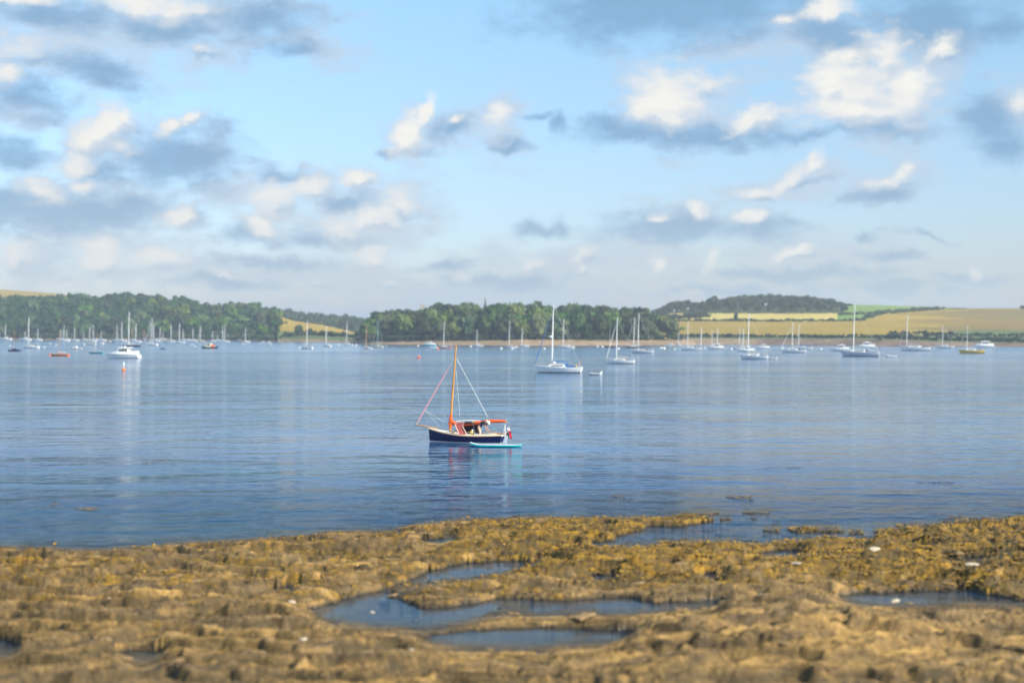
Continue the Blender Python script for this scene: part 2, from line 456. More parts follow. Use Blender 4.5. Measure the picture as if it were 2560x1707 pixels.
def water_material():
    m = bpy.data.materials.new('sea water'); m.use_nodes = True; m.node_tree.nodes.clear()
    T = NT(m.node_tree)
    t = T.node('ShaderNodeTexCoord'); P = t.outputs['Object']
    dep = T.node('ShaderNodeAttribute', attribute_name='depth').outputs['Fac']
    calm = T.node('ShaderNodeAttribute', attribute_name='calm').outputs['Fac']
    def aniso(sx_, sy_, rot, sc, det, rg=0.55):
        mp = T.node('ShaderNodeMapping'); T.put(mp.inputs[0], P)
        mp.inputs['Rotation'].default_value = (0, 0, math.radians(rot)); mp.inputs['Scale'].default_value = (sx_, sy_, 1)
        return T.noise(mp.outputs[0], sc, det, rg)
    rip = aniso(0.75, 1.0, 8, 1.3, 3.0).outputs[0]        # ripples, about half a metre
    chop = aniso(0.6, 1.0, -12, 0.40, 3.0).outputs[0]    # about two metres
    swell = aniso(0.5, 1.0, 16, 0.085, 2.0).outputs[0]    # long low swell
    cat = aniso(0.35, 1.0, 3, 0.014, 3.0).outputs[0]      # breeze patches
    pat = T.mapr(cat, 0.36, 0.64, 0.35, 1.25)
    h = T.math('ADD', T.math('MULTIPLY', rip, 0.042), T.math('MULTIPLY', chop, 0.13))
    h = T.math('ADD', T.math('MULTIPLY', h, pat), T.math('MULTIPLY', swell, 0.30))
    spos0 = T.node('ShaderNodeSeparateXYZ'); T.put(spos0.inputs[0], P)
    wave5 = aniso(0.42, 1.0, -9, 0.17, 2.0).outputs[0]
    h = T.math('ADD', h, T.math('MULTIPLY', wave5, T.mapr(spos0.outputs[1], 105, 66, 0.0, 0.16)))
    h = T.math('MULTIPLY', h, calm)
    bn = T.node('ShaderNodeBump'); bn.inputs['Distance'].default_value = WAVE; bn.inputs['Strength'].default_value = 1.0
    T.put(bn.inputs['Height'], h)
    N = bn.outputs[0]
    # body colour: deep blue green, turquoise over sand in patches
    sand = aniso(0.5, 1.0, 20, 0.045, 3.0).outputs[0]
    near = T.mapr(T.math('MULTIPLY', dep, -1.0), -9.0, -3.0)
    body = T.mix(T.math('MULTIPLY', T.mapr(sand, 0.48, 0.66, smooth=True), 0.55), (0.004, 0.068, 0.200), (0.012, 0.12, 0.20))
    body = T.mix(T.math('MULTIPLY', T.mapr(sand, 0.45, 0.33), 0.45), body, (0.025, 0.06, 0.11))
    dif = T.node('ShaderNodeBsdfDiffuse'); T.put(dif.inputs[0], body)
    tr = T.node('ShaderNodeBsdfTransparent'); tr.inputs[0].default_value = (0.74, 0.80, 0.82, 1)
    fac = T.math('SUBTRACT', 1.0, T.math('POWER', 2.718, T.math('MULTIPLY', dep, -0.75)), clamp=True)
    mx = T.node('ShaderNodeMixShader'); T.put(mx.inputs[0], fac); T.l.new(tr.outputs[0], mx.inputs[1]); T.l.new(dif.outputs[0], mx.inputs[2])
    gl = T.node('ShaderNodeBsdfGlossy'); spos = T.node('ShaderNodeSeparateXYZ'); T.put(spos.inputs[0], P); T.put(gl.inputs['Roughness'], T.mapr(spos.outputs[1], 120, 600, 0.05, 0.16)); T.put(gl.inputs['Normal'], N)
    gl.inputs[0].default_value = (1, 1, 1, 1)
    fr = T.node('ShaderNodeFresnel'); fr.inputs[0].default_value = 1.333; T.put(fr.inputs['Normal'], N)
    mask = T.mapr(spos.outputs[1], 50, 112, 0.44, 1.0)     # facets of steep little waves hide one another
    m2 = T.node('ShaderNodeMixShader'); T.put(m2.inputs[0], T.math('MULTIPLY', fr.outputs[0], mask)); T.l.new(mx.outputs[0], m2.inputs[1]); T.l.new(gl.outputs[0], m2.inputs[2])
    o = T.node('ShaderNodeOutputMaterial'); T.l.new(m2.outputs[0], o.inputs[0])
    return m
WAVE = 1.0

# ---------------------------------------------------------------- near shore: weed covered rock ledges with pools
SEA = [(-900,1330),(-300,1352),(0,1362),(100,1362),(210,1370),(330,1364),(430,1356),(560,1352),(640,1343),(690,1335),(760,1336),(850,1324),(960,1328),(1010,1316),(1060,1306),(1180,1294),(1300,1292),(1400,1290),(1500,1291),
       (1640,1291),(1700,1284),(1760,1277),(1795,1281),(1790,1288),(1766,1301),(1715,1318),(1625,1316),(1603,1324),(1545,1343),(1450,1366),(1452,1369),(1526,1366),(1630,1362),(1636,1351),(1700,1351),(1790,1353),
       (1846,1351),(1905,1360),(1934,1352),(1990,1347),(2066,1341),(2140,1346),(2195,1350),(2190,1335),(2196,1324),(2240,1316),(2321,1311),(2380,1304),(2431,1297),(2500,1294),(2560,1289),(2800,1280),(3300,1262),(3300,1100),(-900,1100)]
POOLS = [
 [(1388,1382),(1372,1388),(1352,1400),(1325,1408),(1289,1401),(1230,1404),(1161,1408),(1084,1426),(1040,1445),(996,1462),(960,1474),(925,1484),(887,1496),(860,1502),(808,1512),(760,1528),(780,1538),(804,1547),(850,1551),(908,1558),(996,1562),(1050,1567),(1077,1566),(1124,1558),
  (1180,1545),(1227,1532),(1250,1519),(1270,1513),(1300,1518),(1336,1531),(1398,1525),(1471,1519),(1508,1531),(1545,1532),(1636,1527),(1710,1518),(1790,1512),(1830,1506),(1800,1500),(1710,1507),(1636,1507),(1563,1492),(1480,1498),(1435,1503),(1330,1500),(1234,1494),(1179,1511),
  (1120,1518),(1069,1518),(996,1503),(975,1490),(1000,1470),(1050,1458),(1106,1450),(1216,1441),(1270,1426),(1310,1416),(1360,1400),(1392,1386)],
 [(1106,1588),(1179,1578),(1260,1572),(1343,1569),(1440,1572),(1545,1576),(1600,1572),(1605,1584),(1563,1602),(1500,1600),(1435,1602),(1325,1611),(1216,1609),(1130,1606),(1060,1600)],
 [(2077,1492),(2140,1484),(2212,1481),(2300,1478),(2413,1472),(2450,1482),(2486,1488),(2560,1500),(2680,1500),(2680,1512),(2560,1507),(2460,1504),(2395,1503),(2322,1511),(2260,1508),(2194,1507),(2102,1500)],
 [(1865,1383),(1930,1378),(1968,1376),(2010,1381),(2047,1387),(1980,1387),(1900,1388)],
 [(2325,1401),(2380,1394),(2440,1391),(2523,1393),(2520,1399),(2440,1401),(2380,1404)],
 [(1730,1437),(1790,1433),(1830,1440),(1816,1447),(1770,1450),(1738,1446)],
 [(1464,1443),(1500,1436),(1545,1440),(1540,1448),(1500,1455),(1470,1454)],
 [(1033,1350),(1080,1346),(1160,1346),(1130,1354),(1050,1356)],
 [(655,1479),(690,1470),(730,1466),(760,1468),(740,1476),(690,1482)],
 [(268,1630),(310,1622),(380,1626),(420,1630),(400,1642),(330,1644),(285,1638)],
 [(-60,1592),(0,1596),(60,1618),(50,1628),(-60,1626)]]
ISLES = [[(1700,1290),(1760,1278),(1800,1280),(1815,1284),(1780,1288),(1735,1298)], [(1862,1283),(1880,1277),(1912,1277),(1922,1281),(1900,1285),(1870,1286)], [(1790,1297),(1812,1292),(1838,1294),(1826,1300),(1800,1302)],
         [(1876,1294),(1888,1291),(1898,1294),(1888,1298)], [(1905,1322),(1925,1317),(1960,1318),(1950,1330),(1925,1331)], [(1975,1322),(2010,1314),(2080,1317),(2110,1326),(2060,1332),(2000,1331)], [(2115,1324),(2150,1326),(2155,1336),(2125,1336)]]

def inside(poly, x, y):
    r = np.zeros(x.shape, dtype=bool); n = len(poly)
    for i in range(n):
        x0, y0 = poly[i]; x1, y1 = poly[(i + 1) % n]
        if y0 == y1: continue
        c = ((y0 > y) != (y1 > y)) & (x < (x1 - x0) * (y - y0) / (y1 - y0) + x0)
        r ^= c
    return r

cols = np.concatenate([np.arange(-900, -60, 22.0), np.arange(-60, 2622, 3.0), np.arange(2624, 3300, 22.0)])
rows = np.concatenate([np.arange(1222, 1752, 1.4), np.arange(1754, 2000, 8.0), np.arange(2010, 2700, 45.0)])
GX, GY = np.meshgrid(cols, rows)
Yw = CAM_H * FPX / (GY - HZ); Xw = (GX - 1280) / FPX * Yw
strike = math.radians(11)
sA = Xw * math.cos(strike) + Yw * math.sin(strike)       # along the beds
tA = -Xw * math.sin(strike) + Yw * math.cos(strike)      # across the beds
wpx = fbm(Xw * 0.7, Yw * 0.7, 5, 3, 0.6)
wpy = fbm(Xw * 0.7 + 40, Yw * 0.7, 5, 5, 0.6)
QX = GX + wpx * 40; QY = GY + wpy * 7.0 + fbm(Xw * 2.2, Yw * 2.2, 3, 9) * 2.2
wet = inside(SEA, QX, QY)
for p in POOLS: wet |= inside(p, QX, QY)
for p in ISLES: wet &= ~inside(p, QX, QY)
yv = Yw[:, 0]; nr, nc = GX.shape
BIG = 30.0
dFar = np.full((nr, nc), BIG); dNear = np.full((nr, nc), BIG)   # distance to water beyond / on the camera's side
last = np.full(nc, BIG)
for i in range(nr):
    if i: last = last + abs(yv[i - 1] - yv[i])
    last = np.where(wet[i], 0.0, last); dFar[i] = last
last = np.full(nc, BIG)
for i in range(nr - 1, -1, -1):
    if i < nr - 1: last = last + abs(yv[i + 1] - yv[i])
    last = np.where(wet[i], 0.0, last); dNear[i] = last
def dry_run(reverse):
    last = np.full(nc, BIG); out = np.zeros((nr, nc))
    order = range(nr - 1, -1, -1) if reverse else range(nr)
    prev = None
    for i in order:
        if prev is not None: last = last + abs(yv[prev] - yv[i])
        last = np.where(~wet[i], 0.0, last); out[i] = last; prev = i
    return out
dw = np.minimum(dry_run(False), dry_run(True))      # how far into the water from rock
def lateral(a, k):
    for _ in range(3):
        c = np.cumsum(np.pad(a, ((0, 0), (k + 1, k)), mode='edge'), axis=1)
        a = (c[:, 2 * k + 1:] - c[:, :-2 * k - 1]) / (2 * k + 1)
    return a
hf = lateral(np.minimum(dFar, 7.0), 11); hn = lateral(np.minimum(dNear, 5.0), 9)
beds = fbm(sA * 0.16, tA * 0.85, 5, 12, 0.55)                     # long low beds
saw = (tA * 0.62 + fbm(sA * 0.22, tA * 0.3, 4, 21) * 1.5)
saw = saw - np.floor(saw)                                        # stepped edges facing the camera
step = np.where(saw < 0.12, saw / 0.12, 1 - (saw - 0.12) / 0.88)
saw2 = tA * 2.1 + fbm(sA * 0.35, tA * 0.9, 4, 25) * 1.7
saw2 = saw2 - np.floor(saw2)
step2 = np.where(saw2 < 0.15, saw2 / 0.15, 1 - (saw2 - 0.15) / 0.85)
lump = fbm(sA * 0.22, tA * 1.0, 5, 33, 0.58)
knob = np.abs(fbm(sA * 0.42, tA * 2.6, 4, 41, 0.6))
fine = fbm(sA * 1.2, tA * 6.5, 3, 55, 0.6)
rise = 0.10 + 0.05 * np.clip((62 - Yw), 0, 40) * 0.12
groove = np.exp(-(fbm(sA * 0.22, tA * 1.5, 4, 61, 0.55) / 0.045) ** 2) * sstep(-0.2, 0.2, fbm(sA * 0.3, tA * 0.3, 3, 63))
groove2 = np.exp(-(fbm(sA * 0.6, tA * 3.6, 3, 66, 0.55) / 0.06) ** 2)
mound = np.exp(-(((GX - 2000) / 440) ** 2 + ((GY - 1640) / 90) ** 2)) * 0.62 + np.exp(-(((GX - 1640) / 120) ** 2 + ((GY - 1600) / 45) ** 2)) * 0.32 \
      + np.exp(-(((GX - 1530) / 240) ** 2 + ((GY - 1690) / 35) ** 2)) * 0.2 + np.exp(-(((GX - 2450) / 300) ** 2 + ((GY - 1455) / 26) ** 2)) * 0.22 + np.exp(-(((GX - 250) / 500) ** 2 + ((GY - 1500) / 40) ** 2)) * 0.1
def cells(x, y, seed=0):
    """jointed slabs: a random level and tilt per cell of an uneven grid"""
    xi = np.floor(x).astype(np.int64); yi = np.floor(y).astype(np.int64)
    best = np.full(x.shape, 9.0); second = np.full(x.shape, 9.0); val = np.zeros(x.shape)
    for dx in (-1, 0, 1):
        for dy in (-1, 0, 1):
            a_ = xi + dx; b_ = yi + dy
            h1 = _perm[(_perm[(a_ + seed) & 511] + b_) & 511]; h2 = _perm[(h1 + 131) & 511]
            px_ = a_ + 0.1 + 0.8 * h1 / 512.0; py_ = b_ + 0.1 + 0.8 * h2 / 512.0
            d = (x - px_) ** 2 + (y - py_) ** 2
            v = _perm[(h2 + 77) & 511] / 512.0 + 0.5 * ((x - px_) * (h1 / 256.0 - 1) + (y - py_) * (h2 / 256.0 - 1.0))
            m_ = d < best
            second = np.where(m_, best, np.minimum(second, d)); val = np.where(m_, v, val); best = np.where(m_, d, best)
    return val, np.sqrt(second) - np.sqrt(best)
wq = fbm(Xw * 0.8, Yw * 0.8, 3, 81) * 0.35
slab, edge = cells(sA * 0.28 + wq * 0.5, tA * 1.4 + wq * 0.5, 5)
slab2, edge2 = cells(sA * 0.7 + wq, tA * 3.2 - wq * 0.5, 19)
crack = np.exp(-(edge / 0.05) ** 2) * 0.7 + np.exp(-(edge2 / 0.08) ** 2) * 0.3
top = np.clip(rise + 0.36 * (step - 0.3) + 0.08 * (step2 - 0.3) + 0.20 * beds + 0.06 * lump + mound * (0.75 + 0.6 * lump), 0.02, 3)
ramp_far = 0.015 + 0.05 * hf + 0.016 * hf ** 2
ramp_near = 0.02 + 0.55 * hn
h = np.minimum(np.minimum(top, ramp_far), ramp_near)
amp = np.clip(h / 0.16, 0.12, 1.0)
rough_ = np.clip(mound / 0.5, 0, 1.3)
h = h + amp * rough_ * (0.36 * (np.abs(fbm(Xw * 0.55, Yw * 1.1, 4, 92, 0.5)) - 0.2) + 0.035 * np.abs(fbm(Xw * 3.2, Yw * 4.2, 3, 91)) + 0.30 * fbm(Xw * 0.42, Yw * 0.8, 3, 93))
h = h + amp * (0.045 * (knob - 0.22) + 0.014 * fine + 0.02 * lump - 0.15 * groove - 0.06 * groove2)
h = h + amp * (0.10 * (slab - 0.5) + 0.03 * (slab2 - 0.5) - 0.05 * crack)
h = np.maximum(h, 0.012)
bed = -(0.03 + 0.35 * np.minimum(dw, 2.2) + 0.05 * np.clip(dw - 1, 0, 60)) + 0.10 * lump * np.minimum(dw, 1.0) + 0.05 * knob
stone_ = np.clip(knob * 1.6 - 0.62, 0, 1) * np.exp(-(dw / 1.5) ** 2)
pool_region = GY > 1372
bed = np.where(pool_region, np.maximum(bed, -0.38 + 0.12 * lump), bed)
Hh = np.where(wet, np.minimum(bed, -0.02), h)
weedm = 0.16 * sstep(1660, 1560, GY) * sstep(1700, 1500, GX) + 0.30 * np.clip(step2 * 0 + fbm(sA * 0.25, tA * 1.2, 4, 71), 0, 1) + 0.82 * (0.50 * sstep(850, 1700, GX) * sstep(1500, 1440, GY) + 0.24 * sstep(1560, 1480, GY) + 0.42 * sstep(1850, 2300, GX) * sstep(1480, 1400, GY) * sstep(1290, 1300, GY)
         + 0.10 + 0.22 * sstep(2200, 2400, GX) * sstep(1580, 1540, GY) - 0.35 * sstep(1480, 1560, GY) * sstep(1560, 1700, GX) + 0.14 * np.clip(-beds, 0, 1) + 0.25 * fbm(Xw * 0.35, Yw * 0.5, 3, 77))
weedm = np.clip(weedm, 0.0, 1.0)
SH_V = np.stack([Xw, Yw, Hh], -1).reshape(-1, 3)
ii = np.arange(nr * nc).reshape(nr, nc)
SH_F = np.stack([ii[1:, :-1], ii[1:, 1:], ii[:-1, 1:], ii[:-1, :-1]], -1).reshape(-1, 4)
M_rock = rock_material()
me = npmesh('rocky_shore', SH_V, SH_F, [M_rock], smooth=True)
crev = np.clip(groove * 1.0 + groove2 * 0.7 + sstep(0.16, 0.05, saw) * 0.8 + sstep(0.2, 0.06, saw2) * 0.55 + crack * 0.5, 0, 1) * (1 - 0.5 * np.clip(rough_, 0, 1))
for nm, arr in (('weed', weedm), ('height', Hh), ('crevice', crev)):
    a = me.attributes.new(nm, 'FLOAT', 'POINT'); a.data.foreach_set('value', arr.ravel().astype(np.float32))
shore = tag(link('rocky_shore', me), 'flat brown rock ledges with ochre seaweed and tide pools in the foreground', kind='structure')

# the sea: one sheet out to the horizon, carrying its depth over the rocks
wrows = np.concatenate([CAM_H * FPX / np.array([9000, 6000, 4000, 2500, 1800, 1400, 1200]) + HZ, np.arange(846, 1220, 5.0), rows[rows < 1752], [1760, 1790, 1860, 2000]])
wcols = np.concatenate([[-26000, -9000, -4000, -2000, -1300], cols, [3600, 4500, 7000, 11000, 28000]])
WX, WY = np.meshgrid(wcols, wrows)
wY = CAM_H * FPX / (WY - HZ); wX = (WX - 1280) / FPX * wY
depth = np.full(WX.shape, 8.0)
k0 = int(np.searchsorted(wrows, rows[0] - 1e-6)); nfine = int((rows < 1752).sum())
lo_c = 5; hi_c = 5 + nc
sub = -Hh[:nfine]
depth[k0:k0 + nfine, lo_c:hi_c] = np.maximum(sub, 0.0)
depth[k0 + nfine:, :] = 0.3
calm = np.ones(WX.shape)
calm = 1.3 + 2.1 * sstep(100, 66, wY) + 1.1 * sstep(118, 170, wY) - 0.35 * np.exp(-((wX + 3.5) / 9) ** 2 - ((wY - 103) / 7) ** 2)
calm[k0:k0 + nfine, lo_c:hi_c] = np.where(pool_region[:nfine], 0.45, calm[k0:k0 + nfine, lo_c:hi_c])
jj = np.arange(WX.size).reshape(WX.shape)
WF = np.stack([jj[1:, :-1], jj[1:, 1:], jj[:-1, 1:], jj[:-1, :-1]], -1)
land = np.zeros((WX.shape[0] - 1, WX.shape[1] - 1), dtype=bool)
hs = Hh[:nfine] > 0.09
allc = hs[:-1, :-1] & hs[1:, :-1] & hs[:-1, 1:] & hs[1:, 1:]
land[k0:k0 + nfine - 1, lo_c:hi_c - 1] = allc
WF = WF[~land].reshape(-1, 4)
me = npmesh('water', np.stack([wX, wY, np.zeros_like(wX)], -1).reshape(-1, 3), WF, [water_material()], smooth=True)
for nm, arr in (('depth', depth), ('calm', calm)):
    a = me.attributes.new(nm, 'FLOAT', 'POINT'); a.data.foreach_set('value', arr.ravel().astype(np.float32))
tag(link('water', me), 'calm blue estuary water with gentle ripples', kind='structure')
g = MB(); g.add([(-9000, -200, -8), (9000, -200, -8), (9000, 9200, -8), (-9000, 9200, -8)], [(0, 1, 2, 3)])
tag(g.build('seabed', mat('seabed sand', (0.20, 0.17, 0.11), 0.9)), 'sandy seabed under the water', kind='structure')

# ---------------------------------------------------------------- far shores, fields and woods
class Hill:
    """a slope rising from the far waterline to a ridge; knows the ground point seen at any photo pixel"""
    def __init__(self, base, bank, ridge, yback, dbank=12.0, seed=0):
        self.base, self.bank, self.ridge, self.yback, self.dbank, self.seed = base, bank, ridge, yback, dbank, seed
    def ypos(self, px, py):
        b = interp(self.base, px); k = interp(self.bank, px); r = np.minimum(interp(self.ridge, px), k - 1.5)
        yb = CAM_H * FPX / (b - HZ)
        t1 = np.clip((b - py) / np.maximum(b - k, .5), 0, 1); t2 = np.clip((k - py) / (k - r), 0, 1.4)
        return yb + self.dbank * t1 + (self.yback - yb - self.dbank) * t2 ** 1.15
    def point(self, px, py):
        y = self.ypos(px, py); z = CAM_H + (HZ - py) / FPX * y
        return (px - 1280.0) / FPX * y, y, z
    def mesh(self, x0, x1, dx, classify, kinds, nrow=44, bump=0.5):
        px = np.arange(x0, x1 + dx, dx); v = np.concatenate([[-0.02], np.linspace(0, 0.2, 7), np.linspace(0.2, 1.0, nrow)[1:]])
        PX, V = np.meshgrid(px, v)
        b = interp(self.base, PX); k = interp(self.bank, PX); r = np.minimum(interp(self.ridge, PX), k - 1.5)
        PY = np.where(V < 0.2, b + (k - b) * V / 0.2, k + (r - k) * (V - 0.2) / 0.8)
        x, y, z = self.point(PX, PY)
        inner = np.clip((V - 0.02) * 12, 0, 1) * np.where(V > 0.99, 0.4, 1)
        z = z + inner * bump * fbm(x * 0.03, y * 0.03, 4, self.seed)
        z[0] = -1.0
        xb = x[-1] * (y[-1] + 260) / y[-1]; back = np.stack([xb, y[-1] + 260, z[-1] - 14], -1)
        xc = x[-1] * (y[-1] + 40) / y[-1]; crest = np.stack([xc, y[-1] + 40, z[-1] - 0.2], -1)
        P = np.concatenate([np.stack([x, y, z], -1), crest[None], back[None]], 0)
        PYf = np.concatenate([PY, PY[-1:], PY[-1:]], 0); PXf = np.concatenate([PX, PX[-1:], PX[-1:]], 0)
        n, m_ = P.shape[:2]; ii = np.arange(n * m_).reshape(n, m_)
        F = np.stack([ii[:-1, :-1], ii[:-1, 1:], ii[1:, 1:], ii[1:, :-1]], -1).reshape(-1, 4)
        cx = (PXf[:-1, :-1] + PXf[1:, 1:]) / 2; cy = (PYf[:-1, :-1] + PYf[1:, 1:]) / 2
        vb = (b - PY) / (b - k)
        vb = np.concatenate([vb, vb[-1:], vb[-1:]], 0); cv = (vb[:-1, :-1] + vb[1:, 1:]) / 2
        cl = classify(cx, cy, cv).ravel()
        V3 = P.reshape(-1, 3)
        for i, (nm, mt, lb) in enumerate(kinds):
            f = F[cl == i]
            if not len(f): continue
            u, inv = np.unique(f, return_inverse=True)
            o = link(nm, npmesh(nm, V3[u], inv.reshape(f.shape), [mt], smooth=True))
            tag(o, lb, kind='structure')

def ground_mat(name, c0, c1, sc=0.05, streak=1.0, fine=(0, 0, 0), rough=0.95):
    m = bpy.data.materials.new(name); m.use_nodes = True; m.node_tree.nodes.clear()
    T = NT(m.node_tree); t = T.node('ShaderNodeTexCoord')
    mp = T.node('ShaderNodeMapping'); T.put(mp.inputs[0], t.outputs['Object']); mp.inputs['Scale'].default_value = (streak, 1, 2.0)
    n = T.noise(mp.outputs[0], sc, 5, 0.6).outputs[0]; n2 = T.noise(mp.outputs[0], sc * 9, 3, 0.6).outputs[0]
    c = T.mix(T.mapr(n, 0.35, 0.65), c0, c1)
    if any(fine): c = T.mix(T.mapr(n2, 0.55, 0.7), c, fine)
    b = T.node('ShaderNodeBsdfPrincipled'); T.put(b.inputs['Base Color'], c); b.inputs['Roughness'].default_value = rough
    b.inputs['Specular IOR Level'].default_value = 0.15
    bn = T.node('ShaderNodeBump'); bn.inputs['Distance'].default_value = 0.6; T.put(bn.inputs['Height'], n2); T.put(b.inputs['Normal'], bn.outputs[0])
    o = T.node('ShaderNodeOutputMaterial'); T.l.new(b.outputs[0], o.inputs[0])
    return m
M_beach = ground_mat('pink tan shore stones', (0.27, 0.19, 0.115), (0.38, 0.28, 0.18), 0.08, 0.3, (0.14, 0.11, 0.08))
M_bankd = ground_mat('dark shore rock', (0.16, 0.11, 0.08), (0.34, 0.24, 0.17), 0.10, 0.4, (0.06, 0.05, 0.04))
M_bank = ground_mat('earth bank', (0.22, 0.17, 0.09), (0.42, 0.30, 0.18), 0.07, 0.4, (0.07, 0.08, 0.04))
M_gold = ground_mat('ripe gold field', (0.34, 0.23, 0.03), (0.41, 0.28, 0.045), 0.012, 1.0)
M_pale = ground_mat('pale yellow field', (0.58, 0.45, 0.11), (0.64, 0.50, 0.15), 0.012)
M_green = ground_mat('bright green field', (0.17, 0.27, 0.05), (0.26, 0.33, 0.09), 0.015)
M_heath = ground_mat('brown heath', (0.31, 0.20, 0.045), (0.20, 0.16, 0.04), 0.010, 0.6, (0.24, 0.14, 0.07))
M_scrub = ground_mat('green scrub', (0.09, 0.13, 0.04), (0.17, 0.20, 0.06), 0.03, 0.7, (0.05, 0.07, 0.03))
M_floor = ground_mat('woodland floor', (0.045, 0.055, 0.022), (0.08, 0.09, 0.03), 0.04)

hill_left = Hill([(-2500, 850), (0, 850), (400, 850), (600, 852), (690, 855), (745, 856)], [(-2500, 844), (0, 844), (600, 846), (745, 850)],
                 [(-2500, 770), (-900, 762), (0, 762), (450, 768), (560, 786), (640, 792), (685, 798), (705, 822), (745, 848)], 1250, 12, 3)
hill_left_back = Hill([(-2500, 846), (0, 846), (320, 846)], [(-2500, 842), (0, 842), (320, 842)], [(-2500, 718), (-900, 719), (0, 724), (70, 728), (130, 733), (200, 742), (320, 775)], 1800, 20, 5)
hill_inlet = Hill([(560, 853), (690, 855.5), (800, 856), (905, 859)], [(560, 847), (690, 848), (800, 849), (905, 853)],
                  [(560, 775), (640, 782), (697, 791), (735, 802), (800, 811), (870, 827), (905, 838)], 1150, 14, 7)
hill_far = Hill([(300, 845), (1100, 845)], [(300, 843), (1100, 843)], [(300, 785), (560, 785), (700, 792), (820, 800), (930, 812), (1010, 822), (1100, 835)], 1600, 10, 9)
hill_mid = Hill([(872, 857), (885, 860), (940, 861), (1100, 862.5), (1300, 863.5), (1500, 863), (1700, 862), (1740, 861.5)], [(872, 854), (885, 853), (940, 851), (1100, 851), (1300, 850), (1500, 850), (1640, 850), (1740, 851)],
                [(872, 852), (890, 842), (930, 825), (1000, 812), (1100, 804), (1450, 804), (1560, 812), (1650, 826), (1700, 842), (1740, 849)], 900, 9, 11)
hill_right = Hill([(1540, 860), (1700, 861), (1900, 862), (2100, 864), (2300, 865.5), (2560, 866.5), (3900, 868)], [(1540, 846), (1700, 846), (1850, 847), (2000, 847.5), (2200, 849), (2320, 854), (2560, 858), (3900, 860)],
                  [(1540, 812), (1600, 800), (1640, 790), (1700, 775), (1800, 766), (2000, 760), (2100, 760), (2120, 761), (2200, 763), (2330, 767), (2400, 770), (2560, 771), (3000, 776), (3900, 780)], 1300, 12, 13)

def all_k(k): return lambda x, y, v: np.full(x.shape, k)
hill_left.mesh(-2500, 745, 12, lambda x, y, v: np.where(v < 0.9, 1, 0), [('woodland_ground', M_floor, 'shaded ground under the left wood'), ('shore_bank', M_bankd, 'dark low bank under the left wood')])
hill_left_back.mesh(-2500, 320, 16, all_k(0), [('golden_field', M_gold, 'dry golden field on the ridge behind the left wood')], 20)
hill_inlet.mesh(694, 905, 6, lambda x, y, v: np.where(v < 0.95, 2, np.where(y > 829 + (x - 740) * 0.035, 1, 0)), [('golden_field', M_gold, 'golden field above the inlet'),
   ('meadow', M_scrub, 'green meadow below the golden inlet field'), ('shore_bank', M_bank, 'brown earth bank along the inlet')], 36)
hill_far.mesh(300, 1100, 12, all_k(0), [('woodland_ground', M_floor, 'ground under the distant wood')], 20)
hill_mid.mesh(872, 1740, 6, lambda x, y, v: np.where(v < 0.75, 0, np.where(v < 1.0, 2, np.where(y > 846.5, 2, 1))), [('beach', M_beach, 'narrow tan stony beach below the middle wood'),
   ('woodland_ground', M_floor, 'ground under the middle wood'), ('shore_bank', M_bank, 'grassy bank behind the tan beach')], 30)
def cl_right(x, y, v):
    hedge1 = interp([(1500, 802), (2080, 803), (2160, 802), (2214, 784), (2350, 775), (2420, 771), (4000, 771)], x)
    k = np.full(x.shape, 1)                                     # gold slope
    k = np.where((y < hedge1) & (x < 2095), 2, k)               # pale strip under the wood
    k = np.where((y < hedge1 - 1) & (x >= 2095), 3, k)          # green fields
    k = np.where((y < 783) & (x < 2110), 5, k)                  # wood floor
    wv = 60 * np.sin(y * 0.35) + 40 * np.sin(y * 0.9 + 1)
    k = np.where((x > 2330 + wv) & (y > hedge1), 4, k)           # heath
    k = np.where((x > 2190) & (y > 836 - (x - 2190) * 0.03 + 4 * np.sin(x * 0.02)), 6, k)
    k = np.where((x > 1700) & (x <= 2190) & (y > 841), 6, k)
    k = np.where(v < 1.0, np.where(x < 1890, 0, 7), k)
    return k
hill_right.mesh(1540, 3900, 7, cl_right, [('beach', M_beach, 'pink tan beach below the gold slope'), ('golden_field', M_gold, 'wide gold field above the right shore'),
   ('pale_field', M_pale, 'pale yellow stubble field under the hilltop wood'), ('green_field', M_green, 'bright green field on the right skyline'),
   ('heath', M_heath, 'brown heath hillside at the far right'), ('woodland_ground', M_floor, 'ground under the hilltop wood'),
   ('scrubland', M_scrub, 'green scrub above the right shore'), ('shore_bank', M_bankd, 'rocky brown bank along the right shore')], 60)

# --- foliage
def foliage_mat(name, col, col2, rand=1.0):
    m = bpy.data.materials.new(name); m.use_nodes = True; m.node_tree.nodes.clear()
    T = NT(m.node_tree); t = T.node('ShaderNodeTexCoord'); oi = T.node('ShaderNodeObjectInfo')
    n = T.noise(t.outputs['Object'], 2.2, 4, 0.65).outputs[0]
    c = T.mix(T.mapr(n, 0.35, 0.65), col, col2)
    hsv = T.node('ShaderNodeHueSaturation')
    r = oi.outputs['Random']
    T.put(hsv.inputs['Hue'], T.mapr(r, 0, 1, 0.5 - 0.03 * rand, 0.5 + 0.03 * rand))
    T.put(hsv.inputs['Saturation'], T.mapr(T.math('FRACT', T.math('MULTIPLY', r, 7.7)), 0, 1, 1 - 0.25 * rand, 1 + 0.15 * rand))
    T.put(hsv.inputs['Value'], T.mapr(T.math('FRACT', T.math('MULTIPLY', r, 23.1)), 0, 1, 1 - 0.45 * rand, 1 + 0.5 * rand))
    T.put(hsv.inputs['Color'], c)
    b = T.node('ShaderNodeBsdfPrincipled'); T.put(b.inputs['Base Color'], hsv.outputs[0]); b.inputs['Roughness'].default_value = 0.7
    b.inputs['Specular IOR Level'].default_value = 0.2
    o = T.node('ShaderNodeOutputMaterial'); T.l.new(b.outputs[0], o.inputs[0])
    return m
